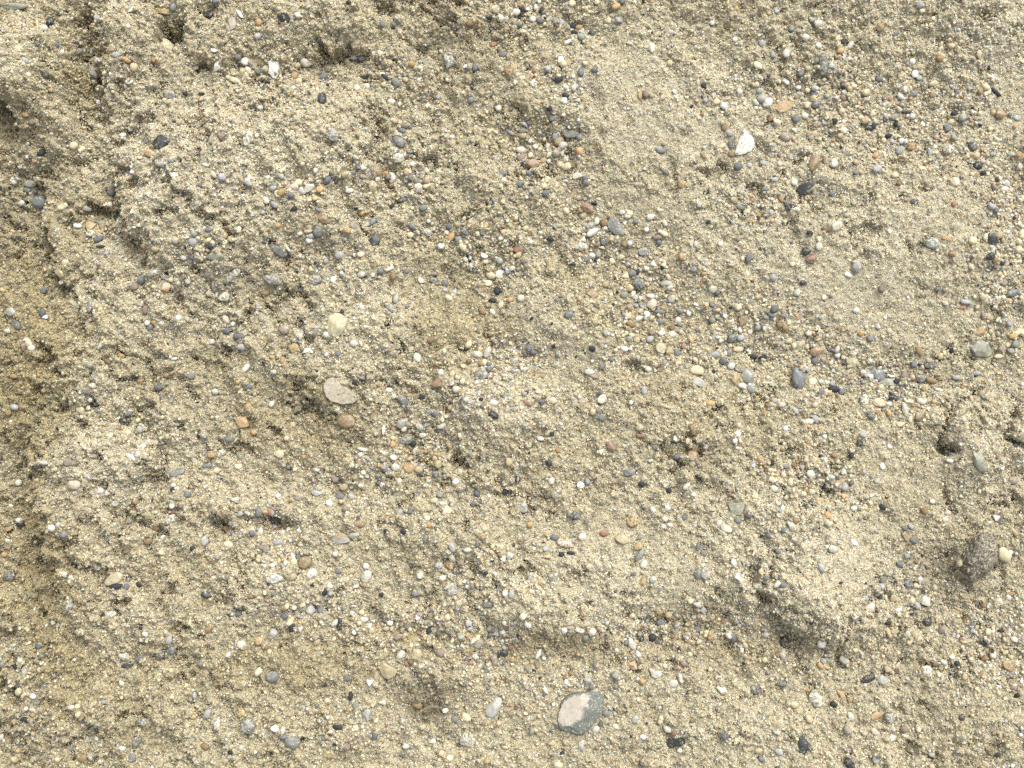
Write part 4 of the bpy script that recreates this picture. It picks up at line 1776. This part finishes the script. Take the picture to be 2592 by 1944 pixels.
def stone_verts(sub, a, b, c, shape, seed, radial=None):
    """half sizes a, b, c; shapes r rounded, e long, a angular, f flat, t triangular, q rough"""
    rg = np.random.default_rng(seed)
    V = ICO[sub][0].copy()
    x, y, z = V[:, 0], V[:, 1], V[:, 2]
    rho = np.hypot(x, y); th = np.arctan2(y, x)
    if radial is not None:
        R = radial(th)
    else:
        R = a * b / np.sqrt((b * np.cos(th)) ** 2 + (a * np.sin(th)) ** 2)
        for k_ in (2, 3, 4):
            R = R * (1 + rg.uniform(-1, 1) * {2: .05, 3: .08, 4: .04}[k_] * np.cos(k_ * th + rg.uniform(0, 6.28)))
        if shape == 't':
            t0 = rg.uniform(0, 6.28); tm = np.mod(th - t0, 2 * np.pi / 3) - np.pi / 3
            R = R * (0.52 / np.cos(tm)) * 1.25
    fl = {'r': 1.0, 'e': 1.0, 'a': 0.72, 'f': 0.42, 't': 0.6, 'q': 0.85}[shape]
    rr = np.clip(rho, 0, 1) ** fl
    P = np.stack([np.cos(th) * R * rr, np.sin(th) * R * rr, c * np.sign(z) * np.abs(z) ** (0.9 if shape in 're' else 0.75)], 1)
    ncut = {'r': 8, 'e': 7, 'a': 11, 'f': 6, 't': 6, 'q': 7}[shape]
    sc3 = np.array([a, b, c])
    if radial is not None: sc3 = np.array([float(np.mean(radial(np.linspace(0, 6.28, 60))))] * 2 + [c])
    for _ in range(ncut):
        n = rg.normal(size=3); n /= np.linalg.norm(n)
        if radial is not None: n[2] = abs(n[2]) + 0.9; n /= np.linalg.norm(n)
        d = rg.uniform(0.64, 0.86) if shape in 'aft' else rg.uniform(0.74, 0.94)
        Q = P / sc3; e = Q @ n - d
        e = np.maximum(e, 0)
        P = P - (e[:, None] * n) * sc3 * (0.96 if shape in 'aft' else 0.8)
    # unevenness
    m = float(min(a, b)); D = V * 1.0
    def n3(f, s_): return (vnoise(D[:, 0] * f + D[:, 2] * f * .7, D[:, 1] * f - D[:, 2] * f * .6, s_) + vnoise(D[:, 2] * f + 3, D[:, 0] * f + D[:, 1] * f * .5, s_ + 1)) / 2
    s0 = int(rg.integers(0, 400)); amp = {'r': .05, 'e': .05, 'a': .07, 'f': .05, 't': .04, 'q': .13}[shape]
    k1 = 1 + amp * n3(2.3, s0) + amp * 0.55 * n3(5.5, s0 + 3) + (amp * 0.4 * n3(13, s0 + 6) if sub >= 3 else 0)
    return P * k1[:, None]

# ------------------------------------------------------------------ read the catalogue
def parse():
    L_ = []; tile = None
    for ln in CAT.strip().splitlines():
        ln = ln.strip()
        if not ln: continue
        if ln[0] == '#': tile = ln[1:]; continue
        body, _, lab = ln.partition('|')
        p = body.split()
        x, y, l, w, an = map(float, p[:5])
        tx, ty = TILES[tile]; k_ = 1 / 3.3185
        L_.append(dict(u=tx + x * k_, v=ty + y * k_, l=l * k_, w=w * k_, ang=math.radians(an), col=p[5], sh=p[6], lab=lab.strip(), tile=tile, tx=x, ty=y))
    L_.sort(key=lambda d: (-(d['l'] * d['w']) - (400 if d['lab'] else 0)))
    out = []
    for d in L_:
        if d['u'] < -2 or d['v'] < -2 or d['u'] > 2594 or d['v'] > 1946: continue
        # the same stone read twice where two tiles overlap
        if any(e['tile'] != d['tile'] and math.hypot(e['u'] - d['u'], e['v'] - d['v']) < 0.38 * min(e['l'], d['l'] * 1.6) for e in out): continue
        out.append(d)
    return out
ALL = parse()
NTHING = 299
THINGS = ALL[:NTHING]; REST = ALL[NTHING:]
print('stones in catalogue', len(ALL), 'smallest thing', THINGS[-1]['l'], THINGS[-1]['w'])

SHN = {'r': 'rounded', 'e': 'oblong', 'a': 'angular', 'f': 'flat', 't': 'three-cornered', 'q': 'speckled'}
def make_labels():
    marks = []
    seen = {}
    for d in ALL:
        if d['lab']:
            ref = d['lab'].split(',')[0]
            if len(ref.split()) <= 8: marks.append((d, ref)); seen[ref] = seen.get(ref, 0) + 1
    marks = [m for m in marks if seen[m[1]] == 1 and m[0] in THINGS]
    def octant(dx, dy):
        a = math.degrees(math.atan2(-dy, dx)) % 360
        return int((a + 22.5) // 45) % 8
    PH = ['right of', 'upper right of', 'above', 'upper left of', 'left of', 'lower left of', 'below', 'lower right of']
    used = set(d['lab'] for d in ALL if d['lab'])
    def cands(d):
        return sorted(marks, key=lambda m: math.hypot(m[0]['u'] - d['u'], m[0]['v'] - d['v']))
    for d in THINGS:
        if d['lab']: continue
        done = False
        for rank in range(3):
            if done: break
            for mk, ref in cands(d)[:7]:
                if mk is d: continue
                o = octant(d['u'] - mk['u'], d['v'] - mk['v'])
                same = [e for e in ALL if e is not mk and e['col'] == d['col'] and (e['sh'] == d['sh']) and octant(e['u'] - mk['u'], e['v'] - mk['v']) == o]
                same.sort(key=lambda e: math.hypot(e['u'] - mk['u'], e['v'] - mk['v']))
                r = same.index(d)
                if r == rank:
                    w1 = ['nearest', 'second nearest', 'third nearest'][rank]
                    noun = 'stone' if d['l'] > 26 else 'pebble'
                    if rank == 0 and len(same) == 1: w1 = 'only'
                    lab = f"{CNAME[d['col']]} {SHN[d['sh']]} {noun}, {w1} {PH[o]} the {ref}" if w1 != 'only' else f"{CNAME[d['col']]} {SHN[d['sh']]} {noun} {PH[o]} the {ref}"
                    if len(lab.split()) > 16 or lab in used: continue
                    used.add(lab); d['lab'] = lab; done = True; break
        if not d['lab']: print('NO LABEL', d)
make_labels()

# ------------------------------------------------------------------ one object for every stone
def frame_at(u, v, r):
    e = max(r, 6)
    hx = (samp(HB, u + e, v) - samp(HB, u - e, v)) / (2 * e); hy = -(samp(HB, u, v + e) - samp(HB, u, v - e)) / (2 * e)
    n = Vector((-float(hx) * 0.7, -float(hy) * 0.7, 1)); n.normalize(); return n

def place(d):
    """centre, rotation and half sizes of a stone, in photo pixels"""
    pu, pv = seat(d['u'], d['v'])
    a, b = d['l'] * 0.525, d['w'] * 0.525
    sh = d['sh']
    c = {'r': 0.72, 'e': 0.75, 'a': 0.66, 'f': 0.40, 't': 0.5, 'q': 0.7}[sh] * b
    c = max(c, 0.22 * a)
    n = frame_at(pu, pv, b)
    if sh != 'f' : n = (n + Vector((0, 0, 0.6))).normalized()
    base = np.mean([samp(HB, pu + math.cos(t) * b * .6, pv + math.sin(t) * b * .6) for t in np.arange(0, 6.2, 1.05)])
    top = np.mean([samp(H, pu + math.cos(t) * b * .9, pv + math.sin(t) * b * .9) for t in np.arange(0, 6.2, 0.5)])
    if 'taupe' in d['lab']: c *= 0.75
    hz = max(float(base), float(top)) + c * 0.24 + 1.5
    return pu, pv, hz, n, a, b, c

def big_zone(me, V, d, a, b):
    """the biggest stone: pinkish-white face on a grey-green rim"""
    ca, sa = math.cos(d['ang']), math.sin(d['ang'])
    # tile coordinates of each vertex
    k_ = 3.3185
    tx = d['tx'] + (V[:, 0] * ca - V[:, 1] * sa) * k_; ty = d['ty'] - (V[:, 0] * sa + V[:, 1] * ca) * k_
    poly = [(372, 1245), (380, 1175), (418, 1090), (500, 1040), (590, 1022), (632, 1040), (632, 1085), (590, 1175), (550, 1235), (480, 1275), (425, 1295), (400, 1280)]
    inside_ = np.zeros(len(V), bool); jx = tx + 7 * vnoise(tx / 14, ty / 14, 3); jy = ty + 7 * vnoise(tx / 14, ty / 14, 4)
    for (x1, y1), (x2, y2) in zip(poly, poly[1:] + poly[:1]):
        if y1 == y2: continue
        cr = ((y1 > jy) != (y2 > jy)) & (jx < (x2 - x1) * (jy - y1) / (y2 - y1) + x1)
        inside_ ^= cr
    z = inside_.astype(np.float32) * 0.92
    colr = np.ones((len(V), 4), np.float32); colr[:, :3] = (0.44, 0.395, 0.33)
    pk = np.exp(-(((tx - 560) / 60) ** 2 + ((ty - 1095) / 26) ** 2)); colr[:, :3] = colr[:, :3] * (1 - 0.35 * pk[:, None]) + np.array((0.40, 0.29, 0.235)) * 0.35 * pk[:, None]
    za = me.attributes.new('zone', 'FLOAT', 'POINT'); za.data.foreach_set('value', z)
    zc = me.attributes.new('zonecol', 'FLOAT_COLOR', 'POINT'); zc.data.foreach_set('color', colr.ravel())

def spot_zone(me, V, a, colr, fn):
    za = me.attributes.new('zone', 'FLOAT', 'POINT'); za.data.foreach_set('value', fn.astype(np.float32))
    cc = np.ones((len(V), 4), np.float32); cc[:, :3] = colr
    zc = me.attributes.new('zonecol', 'FLOAT_COLOR', 'POINT'); zc.data.foreach_set('color', cc.ravel())

BLOCK = []   # footprints where loose grains may not lie on top
for i, d in enumerate(THINGS):
    pu, pv, hz, n, a, b, c = place(d)
    key = (d['tile'], int(d['tx']), int(d['ty']))
    rad = outline_radius(OUT[key], d['tx'], d['ty'], d['ang']) if key in OUT else None
    if rad is not None:
        f0 = rad; rad = lambda t, f0=f0: f0(t) / 3.3185
    sub = 5 if a > 40 else 4 if a > 13 else 3
    V = stone_verts(sub, a, b, c, d['sh'], 1000 + i, rad)
    me = new_mesh('pebble', V * S, ICO[sub][1])
    shell = 'shell' in d['lab'] and d['sh'] in 'ft'
    nm = 'shell_fragment' if shell else ('stone_chip' if d['sh'] in 'ft' else ('stone' if a > 15 else 'pebble'))
    if d['lab'].startswith('straw'): nm = 'straw'
    if i == 0: big_zone(me, V, d, a, b)
    elif 'yellow streak' in d['lab']: spot_zone(me, V, a, (0.50, 0.36, 0.10), np.exp(-((V[:, 1] + 0.1 * b) / (0.14 * b)) ** 2) * (V[:, 0] > -0.2 * a) * 0.8)
    elif 'orange spot' in d['lab']: spot_zone(me, V, a, (0.50, 0.24, 0.07), np.exp(-((V[:, 0] / (0.35 * a)) ** 2 + (V[:, 1] / (0.35 * b)) ** 2)) * 0.7)
    elif 'white vein' in d['lab']: spot_zone(me, V, a, (0.6, 0.6, 0.58), (np.abs(V[:, 1] - 0.15 * V[:, 0]) < 0.10 * b) * 0.8)
    elif 'veined with slate' in d['lab']: spot_zone(me, V, a, (0.16, 0.22, 0.22), sstep(0.05, 0.35, vnoise(V[:, 0] / 6, V[:, 1] / 5, 7)) * 0.85)
    elif 'reddish top' in d['lab']: spot_zone(me, V, a, (0.30, 0.20, 0.13), sstep(0.1 * b, 0.4 * b, V[:, 1]) * 0.8)
    elif 'shaded orange' in d['lab']: spot_zone(me, V, a, (0.42, 0.22, 0.10), sstep(-0.1 * a, 0.5 * a, -V[:, 0]) * 0.6)
    elif 'violet rim' in d['lab']: spot_zone(me, V, a, (0.22, 0.18, 0.36), sstep(0.2 * a, 0.5 * a, V[:, 0]) * 0.8)
    elif 'orange-and-cream' in d['lab']: spot_zone(me, V, a, (0.62, 0.55, 0.42), sstep(0, 0.4 * a, V[:, 0]) * 0.8)
    elif 'peach and rust' in d['lab']: spot_zone(me, V, a, (0.34, 0.15, 0.06), sstep(0.1 * b, -0.5 * b, V[:, 1]) * 0.8)
    else:
        za = me.attributes.new('zone', 'FLOAT', 'POINT')
    o = link(nm, me, stone_material('rim', False) if i == 0 else stone_mat(d['col'], d['sh'] == 'q' or 'speckled' in d['lab']))
    q = Vector((0, 0, 1)).rotation_difference(n)
    o.rotation_mode = 'QUATERNION'
    o.rotation_quaternion = q @ Matrix.Rotation(d['ang'], 3, 'Z').to_quaternion()
    o.location = Vector(wpos(pu, pv, hz))
    o['label'] = d['lab']
    o['category'] = {'shell_fragment': 'shell', 'straw': 'straw', 'stone': 'stone', 'stone_chip': 'stone chip', 'pebble': 'pebble'}[nm]
    if not shell and nm != 'straw': o['group'] = 'loose stones lying on the sand bank'
    BLOCK.append((pu, pv, a, b, d['ang']))

# the dark damp clod of sand standing proud near the right edge
V = ICO[5][0] * np.array((66, 40, 34), np.float32)
V *= (1 + 0.16 * fbm(V[:, 0:1] / 26 + V[:, 2:3] / 21, V[:, 1:2] / 24, 15, 2, 0.6) + 0.16 * fbm(V[:, 0:1] / 9 + V[:, 2:3] / 11, V[:, 1:2] / 9, 5, 3, 0.7) + 0.07 * fbm(V[:, 0:1] / 3 + V[:, 2:3] / 4, V[:, 1:2] / 3, 9, 2))
me = new_mesh('sand_clod', V * S, ICO[5][1])
m_, nt_, bs_, N_, L_ = nodemat('damp grey sand')
tc_ = N_('ShaderNodeTexCoord'); vv_ = N_('ShaderNodeTexVoronoi'); vv_.inputs['Scale'].default_value = 1 / (3.4 * S); L_(tc_.outputs['Object'], vv_.inputs['Vector'])
se_ = N_('ShaderNodeSeparateColor'); L_(vv_.outputs['Color'], se_.inputs[0])
rp_ = ramp(N_, [(0, (0.08, 0.075, 0.06)), (0.4, (0.17, 0.155, 0.12)), (0.8, (0.27, 0.245, 0.185)), (1, (0.5, 0.46, 0.34))]); L_(se_.outputs[0], rp_.inputs[0]); L_(rp_.outputs[0], bs_.inputs['Base Color'])
bs_.inputs['Roughness'].default_value = 0.9; bs_.inputs['Specular IOR Level'].default_value = 0.2
bu_ = N_('ShaderNodeBump'); bu_.inputs['Distance'].default_value = 2 * S; bu_.invert = True; L_(vv_.outputs['Distance'], bu_.inputs['Height']); L_(bu_.outputs[0], bs_.inputs['Normal'])
o = link('sand_clod', me, m_)
cu_, cv_ = seat(2472, 1408)
o.location = Vector(wpos(cu_, cv_, float(samp(HB, cu_, cv_)) + 12)); o.rotation_euler = (0.1, -0.15, math.radians(64))
o['label'] = 'dark grey damp clod of sand casting a shadow near the right edge'; o['category'] = 'sand clod'
BLOCK.append((cu_, cv_, 60, 36, math.radians(64)))

# ------------------------------------------------------------------ gravel and sand grains nobody could count
bu = np.array([x[0] for x in BLOCK]); bv = np.array([x[1] for x in BLOCK]); ba = np.array([x[2] for x in BLOCK]); bb = np.array([x[3] for x in BLOCK]); bt = np.array([x[4] for x in BLOCK])
def free(u, v, k_=0.85):
    ok = np.ones(len(u), bool)
    for j in range(len(bu)):
        m = np.flatnonzero((np.abs(u - bu[j]) < ba[j]) & (np.abs(v - bv[j]) < ba[j]))
        if len(m):
            du = u[m] - bu[j]; dv = -(v[m] - bv[j]); c_, s_ = math.cos(bt[j]), math.sin(bt[j])
            ok[m[((du * c_ + dv * s_) / ba[j]) ** 2 + ((-du * s_ + dv * c_) / bb[j]) ** 2 < k_ ** 2]] = False
    return ok

PALARR = np.array([PAL[k_] for k_ in 'WwctorbgmskepvQ' if k_ in PAL], np.float32)
PKEYS = [k_ for k_ in 'WwctorbgmskepvQ' if k_ in PAL]
def rand_cols(n, probs, rg):
    p = np.array([probs.get(k_, 0) for k_ in PKEYS], float); p /= p.sum()
    c = PALARR[rg.choice(len(PKEYS), n, p=p)]
    c = c * (1 + rg.normal(0, 0.14, (n, 1))) * (1 + rg.normal(0, 0.035, (n, 3)))
    return np.clip(c, 0.012, 0.86).astype(np.float32)

def rotmats(n, rg, flat):
    """random turn about z then a tilt; flat: 0 free tumbling .. 1 lying flat"""
    a = rg.uniform(0, 2 * np.pi, n); t = rg.normal(0, 1, n) * (1.4 - flat); t2 = rg.uniform(0, 2 * np.pi, n)
    ca, sa = np.cos(a), np.sin(a); z0 = np.zeros(n); o1 = np.ones(n)
    R1 = np.stack([ca, -sa, z0, sa, ca, z0, z0, z0, o1], 1).reshape(n, 3, 3)
    kx, ky = np.cos(t2), np.sin(t2); ct, st = np.cos(t), np.sin(t); C = 1 - ct
    R2 = np.stack([ct + kx * kx * C, kx * ky * C, ky * st, kx * ky * C, ct + ky * ky * C, -kx * st, -ky * st, kx * st, ct], 1).reshape(n, 3, 3)
    return np.einsum('nij,njk->nik', R2, R1)

def merge(templates, faces, tid, pos, R, sc3, cols):
    """one mesh out of many copies of a few templates"""
    nv = templates.shape[1]; n = len(tid)
    P = templates[tid] * sc3[:, None, :]
    P = np.einsum('nij,nvj->nvi', R.astype(np.float32), P.astype(np.float32)) + pos[:, None, :].astype(np.float32)
    F = (faces[None] + (np.arange(n) * nv)[:, None, None]).reshape(-1, 3)
    C = np.ones((n, nv, 4), np.float32); C[:, :, :3] = cols[:, None, :]
    return P.reshape(-1, 3), F, C.reshape(-1, 4)

def stuff(name, parts, mat, label, smooth=True):
    off = 0; Vs, Fs, Cs = [], [], []
    for P, F, C in parts:
        Vs.append(P); Fs.append(F + off); Cs.append(C); off += len(P)
    V = np.concatenate(Vs); F = np.concatenate(Fs); C = np.concatenate(Cs)
    print(name, len(V), len(F))
    me = new_mesh(name, V * S, F, smooth)
    ca = me.attributes.new('col', 'FLOAT_COLOR', 'POINT'); ca.data.foreach_set('color', C.ravel())
    o = link(name, me, mat); o['kind'] = 'stuff'; o['label'] = label
    return o

def pix(u, v, h):
    return np.stack([u - CU, -(v - CV), h], 1)

rg = np.random.default_rng(21)
T2 = np.stack([stone_verts(2, 1, 1, 1, s_, 300 + j) for j, s_ in enumerate('rraaqreatqra')])
T1 = np.stack([stone_verts(1, 1, 1, 1, s_, 340 + j) for j, s_ in enumerate('raqaraqrta')])
# catalogued small pebbles at their places
parts = []
if REST:
    rec = [place(d) for d in REST]
    pos = np.array([(r[0] - CU, -(r[1] - CV), r[2]) for r in rec]); sc3 = np.array([(r[4], r[5], r[6]) for r in rec])
    ang = np.array([d['ang'] for d in REST]); n = len(REST); z0 = np.zeros(n)
    R = np.stack([np.cos(ang), -np.sin(ang), z0, np.sin(ang), np.cos(ang), z0, z0, z0, np.ones(n)], 1).reshape(n, 3, 3)
    cols = np.array([PAL[d['col']] for d in REST], np.float32) * (1 + rg.normal(0, 0.1, (n, 1))).astype(np.float32)
    parts.append(merge(T2, ICO[2][1], rg.integers(0, len(T2), n), pos, R, sc3, np.clip(cols, .012, .86)))
    for r in rec: BLOCK.append((r[0], r[1], r[4], r[5], 0))
GP = dict(W=3, w=21, c=29, t=18, o=4, r=1.5, b=6, g=10, m=4, s=3.5, k=2.6, e=4, p=3, v=5)
def smooth_at(u, v):
    s_ = np.zeros(u.shape); su = u + 90 * fbm(u / 150, v / 150, 111, 3, 0.6); sv = v + 90 * fbm(u / 150, v / 150, 112, 3, 0.6)
    for f in SMOOTH: s_ = np.maximum(s_, np.exp(-ell(su, sv, f) ** 1.3))
    return s_
def scatter(n, lo, hi, pw, dens, rg_, margin=(340, 300)):
    u = rg_.uniform(-margin[0], 2592 + margin[0], n); v = rg_.uniform(-margin[1], 1944 + margin[1], n)
    keep = rg_.random(n) < dens(u, v); u, v = u[keep], v[keep]
    f = free(u, v, 0.95); u, v = u[f], v[f]
    s_ = lo * (hi / lo) ** (rg_.random(len(u)) ** pw)
    return u, v, s_
def lay(u, v, s_, T, F, probs, rg_, bury, flat=0.8, tint=None):
    n = len(u)
    asp = rg_.uniform(0.62, 1.0, n); th_ = rg_.uniform(0.45, 0.85, n)
    sc3 = np.stack([s_ / 2, s_ / 2 * asp, s_ / 2 * th_], 1)
    h = np.maximum(samp(H, u, v), samp(HB, u, v) - 2) + s_ / 2 * th_ * bury
    cols = rand_cols(n, probs, rg_)
    dm = dark_spots_at(u.astype(np.float32), v.astype(np.float32))
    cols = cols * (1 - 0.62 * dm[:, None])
    if tint: cols = cols * tone_rgb(u.astype(np.float32), v.astype(np.float32))
    return merge(T, F, rg_.integers(0, len(T), n), pix(u, v, h), rotmats(n, rg_, flat), sc3, cols.astype(np.float32))
u, v, s_ = scatter(26000, 10.5, 24, 2.3, lambda u, v: 0.55 * gravel_density(u, v) ** 1.5, rg)
parts.append(lay(u, v, s_, T2, ICO[2][1], GP, rg, 0.30))
u, v, s_ = scatter(26000, 10, 20, 2.6, lambda u, v: 0.04 * (1 - smooth_at(u, v)), rg)
DP = dict(w=20, c=36, t=24, o=3.5, b=4, g=6, m=2, e=4, p=4, v=6)
parts.append(lay(u, v, s_, T2, ICO[2][1], DP, rg, 0.1, tint=True))
u, v, s_ = scatter(88000, 7.0, 12.5, 1.6, lambda u, v: 0.75 * gravel_density(u, v) ** 1.3 * (1 - 0.6 * smooth_at(u, v)), rg)
parts.append(lay(u, v, s_, T1, ICO[1][1], GP, rg, 0.30))
u, v, s_ = scatter(88000, 6.5, 12, 1.5, lambda u, v: 0.24 * (1 - 0.7 * smooth_at(u, v)), rg)
parts.append(lay(u, v, s_, T1, ICO[1][1], DP, rg, 0.15, tint=True))
stuff('gravel', parts, gravel_mat, 'loose mixed fine gravel gathered in the hollows of the sand')
# sand grains: low faceted crystals
OCT = np.array([(1, 0, 0), (-1, 0, 0), (0, 1, 0), (0, -1, 0), (0, 0, 1), (0, 0, -1)], np.float32)
OF = np.array([(0, 2, 4), (2, 1, 4), (1, 3, 4), (3, 0, 4), (2, 0, 5), (1, 2, 5), (3, 1, 5), (0, 3, 5)], np.int32)
TO = np.stack([OCT * rg.uniform(0.75, 1.2, (6, 1)).astype(np.float32) + rg.normal(0, 0.22, (6, 3)).astype(np.float32) for _ in range(24)])
SP = dict(W=1.5, w=20, c=50, t=27, o=2.5, r=0.6, b=3, g=5, m=2.4, s=1.5, k=1.6, e=3, p=1, v=3)
u, v, s_ = scatter(360000, 3.4, 7.6, 1.7, lambda u, v: 0.80 + 0.15 * smooth_at(u, v), rg)
s_ = s_ * (1 - 0.22 * smooth_at(u, v))
gp = lay(u, v, s_, TO, OF, SP, rg, 0.34, 0.2, tint=True)
# steep faces carry grains too
def steep(u, v):
    gx = (samp(H, u + 3, v) - samp(H, u - 3, v)) / 6; gy = (samp(H, u, v + 3) - samp(H, u, v - 3)) / 6
    return np.clip((np.hypot(gx, gy) - 0.7) * 0.55, 0, 1)
u, v, s_ = scatter(700000, 3.6, 8.5, 1.5, steep, rg)
print('grains on steep faces', len(u))
gp2 = lay(u, v, s_, TO, OF, SP, rg, 0.1, 0.2, tint=True)
stuff('sand_grains', [gp, gp2], grain_mat, 'coarse cream, tan and grey sand grains covering the bank', smooth=False)
